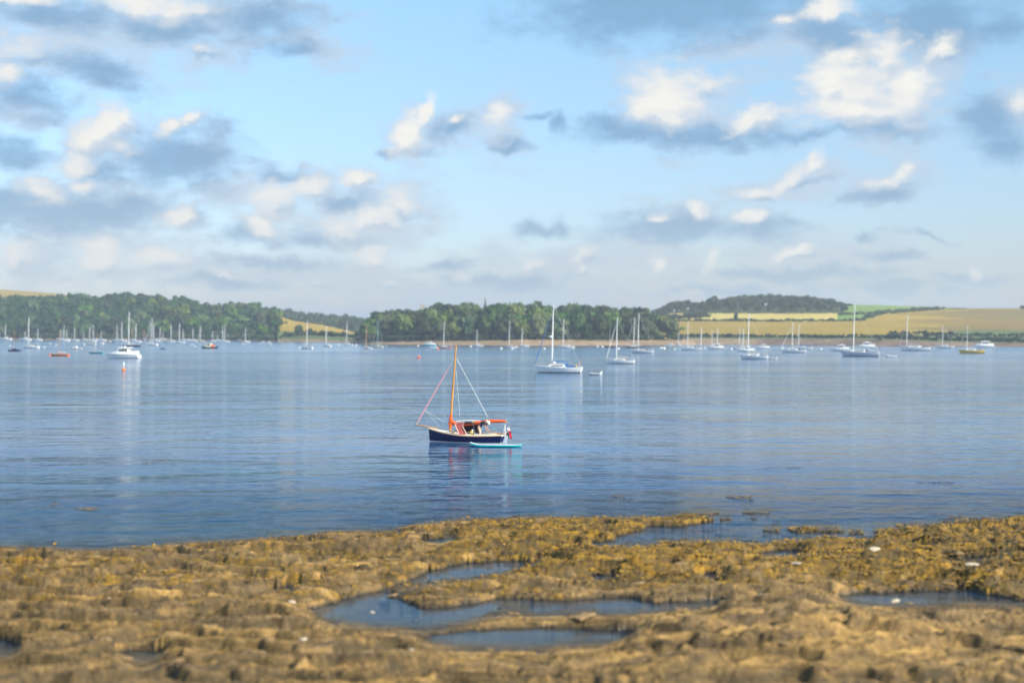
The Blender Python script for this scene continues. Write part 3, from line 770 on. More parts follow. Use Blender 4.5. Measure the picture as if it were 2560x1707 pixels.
M_leaf = foliage_mat('broad leaves', (0.030, 0.058, 0.015), (0.090, 0.125, 0.030), 1.35)
M_leafd = foliage_mat('dark distant leaves', (0.020, 0.038, 0.016), (0.045, 0.068, 0.024), 0.8)
M_bark = mat('bark', (0.12, 0.095, 0.07), 0.9, 0.3, 2.0)

def ico(sub):
    bm = bmesh.new(); bmesh.ops.create_icosphere(bm, subdivisions=sub, radius=1.0)
    v = np.array([q.co[:] for q in bm.verts]); f = np.array([[w.index for w in q.verts] for q in bm.faces]); bm.free()
    return v, f
ICO1, ICO2 = ico(1), ico(2)
def crown_arrays(r_, lobes=13, leaves=700, spread=(1.0, 1.0, 0.62), lsz=0.10, low=False):
    """unit crown (radius about 1, centre at z = 0) of leafy lobes plus loose leaf sprays"""
    v0, f0 = ICO1 if low else ICO2
    V = []; F = []; n = 0
    cs = []
    for i in range(lobes):
        th = r_.uniform(0, 2 * np.pi); rad = 0.62 * math.sqrt(r_.uniform(0, 1)); zz = r_.uniform(-0.55, 0.75) * spread[2]
        sc = r_.uniform(0.30, 0.52) * (1.0 - 0.25 * abs(zz))
        cen = np.array([rad * math.cos(th) * spread[0], rad * math.sin(th) * spread[1], zz])
        cs.append((cen, sc))
        d = v0 * (1 + 0.22 * r_.normal(size=(len(v0), 1)))
        V.append(cen + d * sc * np.array([1, 1, 0.8])); F.append(f0 + n); n += len(v0)
    if leaves:
        k = r_.integers(0, lobes, leaves)
        C_ = np.array([cs[q][0] for q in k]); R_ = np.array([cs[q][1] for q in k])[:, None]
        d = r_.normal(size=(leaves, 3)); d /= np.linalg.norm(d, axis=1, keepdims=True)
        pos = C_ + d * R_ * r_.uniform(0.92, 1.28, (leaves, 1)) * np.array([1, 1, 0.85])
        a = r_.normal(size=(leaves, 3)); a /= np.linalg.norm(a, axis=1, keepdims=True)
        b = np.cross(a, d); b /= np.linalg.norm(b, axis=1, keepdims=True) + 1e-9
        s = lsz * r_.uniform(0.6, 1.4, (leaves, 1))
        tri = np.stack([pos + a * s, pos - a * s * 0.6 + b * s * 0.8, pos - a * s * 0.6 - b * s * 0.8], 1)
        V.append(tri.reshape(-1, 3)); F.append((np.arange(leaves * 3).reshape(-1, 3)) + n)
    return np.concatenate(V), np.concatenate(F)
CROWNS = []
for k in range(7):
    r_ = np.random.default_rng(100 + k)
    v, f = crown_arrays(r_, 12 + k % 4, 750, (1, 1, (0.62, 0.8, 0.7, 1.0, 0.55, 0.85, 0.75)[k]))
    CROWNS.append(npmesh('crown', v, f, [M_leaf]))
CROWNS_D = []
for c in CROWNS:
    c2 = c.copy(); c2.materials[0] = M_leafd; CROWNS_D.append(c2)
r_ = np.random.default_rng(5)
tb = MB(); tb.tube([(0, 0, -0.08), (0.01, 0, 0.25), (0, 0.01, 0.62), (0.02, 0, 0.8)], [0.045, 0.032, 0.022, 0.008], 7)
for a in range(4):
    an = a * 1.7; tb.tube([(0, 0, 0.34 + a * 0.06), (0.14 * math.cos(an), 0.14 * math.sin(an), 0.55 + a * 0.05), (0.22 * math.cos(an), 0.22 * math.sin(an), 0.72)], [0.018, 0.011, 0.004], 5)
TRUNK = bpy.data.meshes.new('trunk'); TRUNK.from_pydata(tb.v, [], tb.f); TRUNK.materials.append(M_bark)
def tree(loc, height, width, label, group, dark=False, idx=None):
    root = empty('broadleaf_tree', loc, random.uniform(0, 6.28))
    tag(root, label, 'tree', group)
    k = random.randrange(7) if idx is None else idx
    c = link('crown', (CROWNS_D if dark else CROWNS)[k], root)
    zh = (0.62, 0.8, 0.7, 1.0, 0.55, 0.85, 0.75)[k] * 0.75 + 0.38
    sz = height * 0.47 / zh * 1.05
    c.scale = (width / 2 * 1.0, width / 2 * random.uniform(0.85, 1.15), sz)
    c.location = (0, 0, height * 0.54); c.rotation_euler = (random.uniform(-.08, .08), random.uniform(-.08, .08), random.uniform(0, 6))
    t = link('trunk', TRUNK, root); t.scale = (height, height, height)
    return root

mass_v = {}; mass_n = {}
def mass_tree(key, loc, height, width, r_):
    v, f = crown_arrays(r_, 9, 130, (1, 1, 0.75), 0.13, low=True)
    v = v * np.array([width / 2, width / 2, height * 0.5]) + np.array([loc[0], loc[1], loc[2] + height * 0.55])
    L = mass_v.setdefault(key, [[], []]); n = sum(len(a) for a in L[0]); L[0].append(v); L[1].append(f + n)

SKY_L = [(-900, 728), (-200, 733), (0, 736), (40, 733), (60, 736), (100, 737), (180, 732), (215, 731), (240, 735), (320, 728), (345, 735), (390, 732), (420, 742), (440, 735), (480, 744), (500, 756), (560, 758), (585, 748), (640, 756), (680, 762), (700, 780), (712, 812), (745, 845)]
SKY_M = [(872, 850), (885, 838), (915, 815), (925, 795), (940, 778), (980, 773), (1010, 772), (1040, 775), (1080, 766), (1100, 756), (1150, 752), (1185, 754), (1205, 770), (1225, 768), (1245, 752), (1262, 766), (1290, 753), (1340, 756), (1380, 766), (1430, 760), (1500, 764), (1550, 764), (1600, 766), (1640, 778), (1680, 795), (1700, 815), (1715, 840)]
SKY_R = [(1610, 785), (1640, 770), (1680, 752), (1720, 749), (1745, 760), (1765, 738), (1785, 742), (1800, 748), (1830, 738), (1900, 737), (1950, 732), (2000, 738), (2050, 742), (2080, 748), (2120, 757), (2132, 770)]
SKY_F = [(300, 775), (650, 770), (695, 767), (720, 769), (745, 776), (780, 777), (800, 780), (850, 788), (865, 784), (890, 790), (940, 795), (1000, 806)]
cand = []
def plant(hill, x0, x1, y_front, rowstep, step_m, hts, sky, region):
    """rows of trees from the front edge of a wood to its skyline, spaced in metres on the ground"""
    py = y_front
    row = 0
    while row < 60:
        px = x0 + random.uniform(0, 10)
        alive = False
        while px < x1:
            rp = float(min(interp(hill.ridge, px), interp(hill.bank, px) - 1.5))
            if py >= rp - 0.1:
                alive = True
                x, y, z = hill.point(px, py)
                hgt = random.uniform(*hts)
                s = float(interp(sky, px))
                zmax = CAM_H + (HZ - s) / FPX * y
                if z + hgt > zmax: hgt = zmax - z
                if hgt > 3.0:
                    w = min(hgt * random.uniform(0.75, 1.05), step_m * 1.5)
                    cand.append((w / y, region, (float(x), float(y + random.uniform(-3, 3)), float(z) - 0.4), float(hgt), float(w), px, row))
                px += step_m / y * FPX * random.uniform(0.75, 1.3)
            else:
                px += 8
        if not alive: break
        py -= rowstep * random.uniform(0.8, 1.2); row += 1
plant(hill_left, -520, 738, 843, 7.5, 9.5, (9, 14), SKY_L, 'L')
plant(hill_far, 600, 1000, 832, 7, 11, (11, 15), SKY_F, 'F')
plant(hill_mid, 880, 1722, 849, 7.5, 8.6, (10, 16), SKY_M, 'M')
plant(hill_right, 1585, 2132, 784, 5.0, 10, (9, 13), SKY_R, 'R')
# crest rows that draw the skylines
def crest(hill, sky, x0, x1, region, wm, off=0.5, hmax=15):
    px = x0
    while px < x1:
        s = float(interp(sky, px)); rp = float(min(interp(hill.ridge, px), interp(hill.bank, px) - 1.5)) + off
        x, y, z = hill.point(px, rp)
        hgt = CAM_H + (HZ - s) / FPX * y - z
        w = random.uniform(*wm)
        if hgt > 2.5: cand.append((w / y * 1.2, region, (float(x), float(y), float(z) - 0.4), float(min(hgt + random.uniform(-2.2, 1.2), hmax)), w, px, 99 if off < 1 else 98))
        px += w * 0.62 / y * FPX
crest(hill_left, SKY_L, -520, 740, 'L', (8, 12))
crest(hill_mid, SKY_M, 880, 1718, 'M', (7, 11), hmax=19)
crest(hill_right, SKY_R, 1600, 2132, 'R', (9, 13))
crest(hill_right, SKY_R, 1600, 2132, 'R', (9, 13), off=3.0)
crest(hill_left, [(x_, y_ + 4) for x_, y_ in SKY_L], -20, 700, 'L', (8, 12), off=5)
crest(hill_far, SKY_F, 600, 1000, 'F', (9, 13), hmax=20)
cand.sort(key=lambda q: -q[0])
WOOD = {'L': ('green', 'left wood', 'trees of the left wood'), 'M': ('green', 'middle headland wood', 'trees of the middle headland'),
        'R': ('dark', 'hilltop wood', 'trees of the hilltop wood'), 'F': ('hazy', 'distant inlet wood', 'trees of the distant wood')}
ROWN = {0: 'front row', 1: 'second row up', 2: 'third row up', 3: 'fourth row up', 4: 'fifth row up', 5: 'sixth row up', 6: 'seventh row up', 7: 'eighth row up', 8: 'ninth row up', 9: 'tenth row up', 10: 'eleventh row up', 11: 'twelfth row up', 12: 'thirteenth row up', 13: 'fourteenth row up', 98: 'lower skyline row', 99: 'skyline row'}
def ordinal(n):
    ones = ['', 'first', 'second', 'third', 'fourth', 'fifth', 'sixth', 'seventh', 'eighth', 'ninth', 'tenth', 'eleventh', 'twelfth', 'thirteenth', 'fourteenth', 'fifteenth', 'sixteenth', 'seventeenth', 'eighteenth', 'nineteenth']
    tens = {20: 'twent', 30: 'thirt', 40: 'fort', 50: 'fift', 60: 'sixt', 70: 'sevent'}
    if n < 20: return ones[n]
    t = n // 10 * 10
    return tens[t] + ('ieth' if n == t else 'y-' + ones[n - t])
MASSN = {'L': ('wooded_slope', 'tree canopy filling the left wooded slope'), 'M': ('headland_wood', 'tree canopy filling the middle headland wood'),
         'R': ('hilltop_wood', 'tree canopy filling the hilltop wood'), 'F': ('distant_wood', 'hazy tree canopy of the wood behind the inlet')}
vis = [q for q in cand if -20 < q[5] < 2580]; out = [q for q in cand if not (-20 < q[5] < 2580)]
r2 = np.random.default_rng(77)
chosen = vis[:292]
byrow = {}
for q in chosen: byrow.setdefault((q[1], q[6]), []).append(q)
for (reg, row), qs in byrow.items():
    qs.sort(key=lambda q: q[5])
    tone, wood, grp = WOOD[reg]
    for n_, q in enumerate(qs):
        tree(q[2], q[3], q[4], '%s tree, %s from the left, %s of the %s' % (tone, ordinal(n_ + 1), ROWN.get(row, 'upper rows'), wood), grp, dark=reg in 'RF')
for q in vis[292:] + out:
    mass_tree(q[1], q[2], q[3], q[4], r2)
for k, (vs, fs) in mass_v.items():
    o = link(MASSN[k][0], npmesh(MASSN[k][0], np.concatenate(vs), np.concatenate(fs), [M_leafd if k in 'RF' else M_leaf]))
    tag(o, MASSN[k][1], kind='stuff')
# a spire shaped conifer that stands out of the middle wood
x, y, z = hill_mid.point(1213, 806)
root = tag(empty('conifer_tree', (x, y, z)), 'slim pointed conifer rising above the middle headland wood', 'tree')
cb = MB()
for k in range(9):
    zz = 3.0 + k * 1.35; rr = 2.3 * (1 - k / 9.5)
    cb.rings([[(rr * (1 + 0.25 * math.sin(j * 2.4 + k)) * math.cos(j * 0.7854), rr * (1 + 0.25 * math.sin(j * 2.4 + k)) * math.sin(j * 0.7854), zz - 0.5) for j in range(8)], [(0.15 * math.cos(j * 0.7854), 0.15 * math.sin(j * 0.7854), zz + 1.7) for j in range(8)]])
cb.build('crown', M_leafd, root); MB().tube([(0, 0, -.5), (0, 0, 14)], [0.3, 0.05], 7).build('trunk', M_bark, root)
# old stone tower showing over the trees of the headland
x, y, z = hill_mid.point(1056, 812)
tw = MB(); zt = CAM_H + (HZ - 762) / FPX * (y + 80); tw.box(-1.7, 1.7, -1.7, 1.7, -2, zt - z)
for sx_ in (-1.45, -0.5, 0.5, 1.45):
    for sy_ in (-1.45, 1.45): tw.box(sx_ - .25, sx_ + .25, sy_ - .25, sy_ + .25, zt - z, zt - z + 0.6)
o = tw.build('stone_tower', mat('pale stone', (0.36, 0.35, 0.33), 0.9)); o.location = ((1056 - 1280) / FPX * (y + 80), y + 80, z)
tag(o, 'small pale block of a tower standing behind the headland trees', 'tower')

# --- hedges and bushes along the fields
def bushes(name, label, hill, line, hgt, dx, mt=None, kind=None, cat='hedge'):
    r_ = np.random.default_rng(int(abs(line[0][0]) * 7 + line[0][1]))
    vs = []; fs = []; n = 0; px = line[0][0]
    while px < line[-1][0]:
        py = float(interp(line, px)); x, y, z = hill.point(px, py)
        h_ = hgt * r_.uniform(0.6, 1.35)
        v, f = crown_arrays(r_, 5, 60, (1, 1, 0.7), 0.16, low=True)
        vs.append(v * np.array([h_ * 0.9, h_ * 0.8, h_ * 0.6]) + np.array([x, y + r_.uniform(-1, 1), z + h_ * 0.35])); fs.append(f + n); n += len(v)
        px += dx * r_.uniform(0.6, 1.4)
    o = link(name, npmesh(name, np.concatenate(vs), np.concatenate(fs), [mt or M_leafd]))
    return tag(o, label, cat, kind=kind)
bushes('hedgerow', 'long dark hedge between the pale field and the gold field', hill_right, [(1655, 803), (1900, 803.5), (2080, 803.5), (2160, 802)], 2.2, 5)
bushes('hedgerow', 'dark hedge climbing to the skyline beside the green field', hill_right, [(2150, 802), (2214, 784), (2280, 779), (2360, 774)], 3.6, 4.5)
bushes('hedgerow', 'hedge at the foot of the hilltop wood', hill_right, [(1590, 800), (1640, 799), (1700, 797), (1770, 793)], 5.0, 6)
bushes('hedgerow', 'second thinner hedge across the green skyline field', hill_right, [(2100, 788), (2150, 786), (2205, 783)], 2.4, 5)
bushes('hedgerow', 'dark hedge line in the heath near the skyline', hill_right, [(2360, 774), (2420, 772.5)], 1.4, 5)
bushes('hedgerow', 'row of bushes between the gold field and the pink beach', hill_right, [(1702, 842), (1800, 842), (1900, 843), (2000, 844), (2110, 845), (2210, 844)], 2.0, 6)
bushes('shoreline_scrub', 'band of green bushes above the right hand rocky shore', hill_right, [(2215, 846), (2300, 850), (2400, 853), (2560, 856), (2900, 858)], 2.5, 7, kind='stuff', cat=None)
bushes('shoreline_scrub', 'scattered green scrub on the lower heath', hill_right, [(2230, 838), (2350, 840), (2500, 842), (2900, 846)], 2.6, 13, kind='stuff', cat=None)
bushes('shoreline_scrub', 'green bushes along the foot of the left wood', hill_left, [(-500, 846), (0, 846), (400, 847), (700, 851)], 3.4, 9, M_leaf, kind='stuff', cat=None)
bushes('shoreline_scrub', 'bushes along the foot of the middle wood', hill_mid, [(890, 852), (1100, 850.5), (1300, 849.5), (1640, 849.5), (1710, 850)], 3.0, 9, M_leaf, kind='stuff', cat=None)
bushes('hedgerow', 'green bushes below the golden inlet field', hill_inlet, [(712, 842), (760, 838), (820, 840), (900, 845)], 3.6, 6, M_leaf)
for i, (px, lb) in enumerate(((748, 'round green tree below the golden inlet field'), (772, 'smaller green tree right of the round one by the inlet'))):
    x, y, z = hill_inlet.point(px, 843); tree((x, y, z), 7.5 - i * 1.5, 7 - i * 2, lb, None, idx=i)
x, y, z = hill_right.point(2317, 848); tree((x, y, z), 4.6, 4.2, 'single dark bushy tree by the right shore', None, dark=True, idx=3)
x, y, z = hill_right.point(1840, 803); tree((x, y, z), 6.0, 3.4, 'lone tree in the hedge across the pale field', None, dark=True, idx=5)
x, y, z = hill_right.point(2200, 854); tree((x, y, z), 3.2, 2.4, 'small dark bush on the rocks of the right shore', None, dark=True, idx=2)
x, y, z = hill_right.point(2556, 774); tree((x, y, z), 3.6, 6.5, 'dark clump of trees on the skyline at the right edge', None, dark=True, idx=4)

# ---------------------------------------------------------------- boats
def paint(name, col, rough=0.3, coat=0.3): return mat(name, col, rough, 0.06, 2.0, coat=coat)
WHITE = paint('white gelcoat', (0.88, 0.87, 0.84)); CREAM = paint('cream gelcoat', (0.74, 0.68, 0.52)); GREYW = paint('pale grey gelcoat', (0.74, 0.76, 0.78))
NAVY = paint('navy hull paint', (0.008, 0.014, 0.06)); BLACK = paint('black hull paint', (0.015, 0.016, 0.018)); BLUE = paint('mid blue paint', (0.03, 0.12, 0.34))
TEAL = paint('turquoise paint', (0.06, 0.42, 0.46)); ORANGE = paint('orange paint', (0.85, 0.20, 0.015)); RED = paint('red paint', (0.55, 0.03, 0.03)); PINK = paint('faded rose paint', (0.62, 0.27, 0.26))
YELLOW = paint('yellow paint', (0.78, 0.50, 0.05)); LBLUE = paint('light blue cover', (0.32, 0.56, 0.72), 0.7, 0); GREYB = paint('grey blue paint', (0.52, 0.57, 0.62))
GLASS = mat('dark cabin glass', (0.02, 0.025, 0.03), 0.08, 0.1, 2.0); ALU = mat('silver mast alloy', (0.74, 0.74, 0.72), 0.4, 0.06, 2.0)
VARN = mat('varnished spruce', (0.62, 0.27, 0.045), 0.3, 0.25, 6.0, coat=0.5); WIRE = mat('rigging wire', (0.55, 0.56, 0.57), 0.4, 0.05)
CANVB = mat('blue canvas', (0.015, 0.13, 0.42), 0.8, 0.15, 4.0); CANVN = mat('navy canvas', (0.02, 0.03, 0.09), 0.85, 0.15, 4.0); CANVG = mat('grey canvas', (0.36, 0.36, 0.36), 0.85, 0.12, 4.0)
CANVC = mat('cream canvas', (0.68, 0.62, 0.50), 0.85, 0.1, 4.0); CANVT = mat('teal canvas', (0.05, 0.26, 0.25), 0.8, 0.15, 4.0); CANVW = mat('white sailcloth', (0.74, 0.73, 0.70), 0.8, 0.08, 4.0)
TEAK = mat('teak', (0.36, 0.22, 0.11), 0.6, 0.2, 8.0); DECK = mat('pale deck', (0.72, 0.70, 0.64), 0.6, 0.05, 5.0); RUBBER = mat('grey rubber tube', (0.42, 0.44, 0.45), 0.55, 0.08)
DARK = mat('painted well shade and eyes', (0.03, 0.028, 0.027), 0.8, 0.2); ANTI = mat('antifouling', (0.03, 0.07, 0.08), 0.7, 0.2); FOULR = mat('red antifouling', (0.30, 0.03, 0.02), 0.7, 0.2)
BUOYW = mat('white buoy plastic', (0.82, 0.81, 0.78), 0.35, 0.05); BUOYO = mat('orange buoy plastic', (0.90, 0.22, 0.01), 0.35, 0.05)

def section(s, q, p):
    """point of the starboard skin: s 0 bow .. 1 stern, q 0 keel .. 1 sheer"""
    L, B, fb, fm, fs, dr, tw, rake, cr = p
    sm = 0.60
    b = B / 2 * (math.sin(math.pi / 2 * min(s / sm, 1.0)) ** 0.8 if s < sm else 1 - (1 - tw) * ((s - sm) / (1 - sm)) ** 2)
    if s < 0.60: zs = fm + (fb - fm) * ((0.60 - s) / 0.60) ** 1.9
    else: zs = fm + (fs - fm) * ((s - 0.60) / 0.40) ** 1.7
    zk = -dr * min(1.0, (math.sin(math.pi * min(1.0, s * 0.93 + 0.05))) ** 0.6 + 0.05)
    w = b * q ** (0.42 + 0.75 * (1 - min(1, s * 1.25)) ** 2)
    z = zk + (zs - zk) * q ** 1.15
    x = -L / 2 + L * s + rake * (1 - q) * (1 - s) ** 4 - cr * (1 - q) * s ** 6
    return x, w, z
def hull_mesh(p, n=14, m=6, band=None, off=0.0):
    """skin from sheer to sheer; band=(z0,z1): only the strip between two heights, pushed out by off"""
    mb = MB(); rs = []
    for i in range(n + 1):
        s = i / n
        if band:
            qs = []
            for zz in band:
                lo_, hi_ = 0.0, 1.0
                for _ in range(22):
                    md = (lo_ + hi_) / 2
                    if section(s, md, p)[2] < zz: lo_ = md
                    else: hi_ = md
                qs.append(lo_)
            qq = [qs[0], qs[1]]
            for sg in (1, -1):
                pass
            rs.append([(section(s, q, p)[0] - (off if s == 0 else 0), (section(s, q, p)[1] + off), section(s, q, p)[2]) for q in qq])
        else:
            ring = [section(s, 1 - j / m, p) for j in range(m + 1)] + [(x, -w, z) for x, w, z in [section(s, j / m, p) for j in range(1, m + 1)]]
            rs.append(ring)
    if band:
        mb.rings(rs, close=False, caps=False)
        mb.rings([[(x, -y, z) for x, y, z in r] for r in rs], close=False, caps=False)
        mb.add([(x, y, z) for x, y, z in rs[-1]] + [(x, -y, z) for x, y, z in rs[-1][::-1]], [(0, 1, 2, 3)])
    else:
        mb.rings(rs, close=False, caps=False)
        k = len(rs[0]); last = rs[-1]; mb.add(last, [tuple(range(k))])
    return mb
def deck_mesh(p, n=14, s0=0.0, s1=1.0, drop=0.03, inset=0.97, crown=0.05):
    mb = MB(); rs = []
    for i in range(n + 1):
        s = s0 + (s1 - s0) * i / n; x, w, z = section(s, 1, p); w *= inset
        rs.append([(x, w, z - drop), (x, w * 0.5, z - drop + crown * 0.75), (x, 0, z - drop + crown), (x, -w * 0.5, z - drop + crown * 0.75), (x, -w, z - drop)])
    return mb.rings(rs, close=False, caps=False)
def trunk_mesh(x0, x1, w0, w1, z0, h0, h1, tp=0.82, cr=0.06):
    """cabin trunk: rounded, tapered box from x0 (front) to x1"""
    mb = MB(); rs = []
    for t in (0, 0.06, 0.5, 1.0):
        x = x0 + (x1 - x0) * t; w = w0 + (w1 - w0) * t; hh = (h0 + (h1 - h0) * t) * (0.45 if t == 0 else 1)
        rs.append([(x, w, z0 - .1), (x + (0.1 if t == 0 else 0), w * tp, z0 + hh * 0.9), (x, w * tp * 0.6, z0 + hh), (x, 0, z0 + hh + cr), (x, -w * tp * 0.6, z0 + hh), (x + (0.1 if t == 0 else 0), -w * tp, z0 + hh * 0.9), (x, -w, z0 - .1)])
    return mb.rings(rs)
def flag(parent, x, z, mt=None, s=0.5):
    MB().tube([(x, 0, z), (x + 0.18 * s * 2, 0, z + 1.3 * s * 2)], 0.02, 5).build('flagstaff', WHITE, parent)
    f = MB(); rs = []
    for i in range(5): rs.append([(x + 0.34 * s + 0.05 + i * 0.10 * s + 0.02, 0.05 * math.sin(i * 1.6), z + 2.3 * s - i * 0.05 * s), (x + 0.26 * s + i * 0.07 * s, 0.07 * math.sin(i * 1.6 + .5), z + 1.1 * s - i * 0.1 * s)])
    f.rings(rs, close=False, caps=False)
    f.build('ensign', mt or RED, parent)

def place(kind_name, label, cat, bow, stern, base, yaw, group, beamk=0.3, flip=False):
    D = dist_at(base)
    wpx = abs(stern - bow); L = wpx * D / FPX / max(0.5, math.cos(math.radians(yaw)) + math.sin(math.radians(abs(yaw))) * beamk * 0.8)
    cx = ((bow + stern) / 2 - 1280) / FPX
    y = D + L * beamk * 0.5 * math.cos(math.radians(yaw)) + L * 0.0
    root = empty(kind_name, (cx * y, y, 0), math.radians(-yaw) if not flip else math.radians(180 + yaw))
    tag(root, label, cat, group)
    return root, L, y, cx * y

def yacht(bow, stern, base, mast, top, label, hull=None, mastm=None, cover=None, jib=None, hood=None, yaw=14, group=None, stripe=None, mizzen=None, boomcov=True, details=True, cab=True, deckm=None, foul=None, ens=None, flip=False):
    hull = hull or WHITE; mastm = mastm or ALU
    root, L, Y, X = place('sailing_yacht', label, 'sailboat', bow, stern, base, yaw, group, flip=flip)
    fb = (0.145 * L + 0.08) * (1.0 if details else 1.25); p = (L, L * 0.31, fb, fb * 0.72, fb * 0.76, 0.3, 0.62, L * 0.09, L * 0.03)
    hull_mesh(p).build('hull', hull, root, True)
    hull_mesh(p, band=(-0.05, 0.02 + 0.012 * L), off=0.012).build('boot_stripe', foul or (ANTI if hull is not NAVY else WHITE), root)
    if stripe: hull_mesh(p, band=(fb * 0.5, fb * 0.58), off=0.012).build('hull_stripe', stripe, root)
    deck_mesh(p).build('deck', deckm or DECK, root)
    zd = fb * 0.74
    if cab:
        cb = trunk_mesh(-0.20 * L, 0.16 * L, 0.055 * L, 0.095 * L, zd, 0.035 * L + 0.1, 0.045 * L + 0.1).build('cabin', hull if hull in (WHITE, CREAM) else WHITE, root, True)
        wn = MB()
        for sg in (1, -1):
            wn.add([(-0.12 * L, sg * (0.071 * L), zd + 0.012 * L + .06), (0.12 * L, sg * (0.090 * L), zd + 0.016 * L + .06), (0.12 * L, sg * (0.0835 * L), zd + 0.031 * L + .09), (-0.12 * L, sg * (0.0665 * L), zd + 0.026 * L + .09)], [(0, 1, 2, 3)])
        w = wn.build('cabin_window', GLASS, cb)
    MB().box(0.19 * L, 0.42 * L, -0.075 * L, 0.075 * L, zd - 0.02, zd + 0.06).build('cockpit', DARK if details else TEAK, root)  # solid slab, no well; the dark colour paints in the shade of a recess
    sa = math.radians(-yaw) + (math.pi if flip else 0)
    mx = (mast - 1280) / FPX * Y - X
    mx = mx / max(0.5, math.cos(math.radians(yaw))) * (-1 if flip else 1)
    H = CAM_H + (HZ - top) / FPX * Y
    rm = (0.0075 * H + 0.02) * (1.0 if details else 1.5)
    MB().tube([(mx, 0, zd), (mx + 0.01 * H, 0, H * 0.6), (mx + 0.025 * H, 0, H)], [rm, rm, rm * 0.7], 8).build('mast', mastm, root, True)
    hb = zd + 0.08 * L + 0.2; bl = min(0.40 * L, 0.47 * L - mx)
    MB().tube([(mx, 0, hb), (mx + bl, 0, hb + 0.02)], rm * 0.6, 7).build('boom', mastm, root)
    if boomcov:
        MB().tube([(mx - 0.02, 0, hb + 0.42), (mx + 0.1 * bl, 0, hb + 0.14), (mx + 0.5 * bl, 0, hb + 0.10), (mx + 0.95 * bl, 0, hb + 0.04)], [0.10, 0.20, 0.16, 0.07], 8, (0.7, 1.1)).build('sail_cover', cover or CANVG, root, True)
    stem = (-L / 2 + 0.1, 0, fb)
    hd = (mx + 0.015 * H, 0, H * 0.93)
    if jib is not None:
        a = Vector(stem) + Vector((0.1, 0, 0.25)); b_ = Vector(hd)
        MB().tube([a, a.lerp(b_, 0.3), a.lerp(b_, 0.9)], [0.085, 0.075, 0.035], 7).build('furled_jib', jib, root, True)
    rg = MB(); rr = 0.014
    rg.tube([stem, hd], rr, 4); rg.tube([(L * 0.48, 0, fb * 0.76), (mx + 0.025 * H, 0, H * 0.99)], rr, 4)
    for sg in (1, -1):
        rg.tube([(mx + 0.1, sg * L * 0.145, zd), (mx + 0.012 * H, sg * L * 0.06, H * 0.55), (mx + 0.022 * H, 0, H * 0.95)], rr, 4)
    rg.build('rigging', WIRE, root)
    sp_ = MB().tube([(mx + 0.012 * H, -L * 0.06, H * 0.55), (mx + 0.012 * H, L * 0.06, H * 0.55)], 0.03, 5); sp_.build('spreader', mastm, root)
    if details:
        rl = MB()
        for sg in (1, -1):
            pts = []
            for i in range(9):
                s = 0.04 + i * 0.115; x, w, z = section(s, 1, p); pts.append((x, sg * w * 0.96, z + 0.55)); rl.tube([(x, sg * w * 0.96, z), (x, sg * w * 0.96, z + 0.56)], 0.014, 4)
            rl.tube(pts, 0.010, 4)
        rl.build('guard_rail', WIRE, root)
    if hood is not None:
        hh = MB(); rs = []
        for t, hz_ in ((0, 0.10), (0.35, 0.55), (1.0, 0.62)):
            x = 0.10 * L + 0.10 * L * t
            rs.append([(x, 0.085 * L * math.cos(a), zd + 0.1 + hz_ * math.sin(a) ** 0.6 if 0 < a < math.pi else zd + 0.1) for a in [math.pi * k / 6 for k in range(7)]])
        hh.rings(rs, close=False, caps=False); hh.build('spray_hood', hood, root, True)
    if mizzen:
        mz = (mizzen[0] - 1280) / FPX * Y - X; Hm = CAM_H + (HZ - mizzen[1]) / FPX * Y
        MB().tube([(mz, 0, zd), (mz, 0, Hm)], 0.06, 7).build('mizzen_mast', mizzen[2] if len(mizzen) > 2 else mastm, root)
    if ens: flag(root, L * 0.44, fb * 0.8, ens, 0.4)
    return root, L, p, mx, H

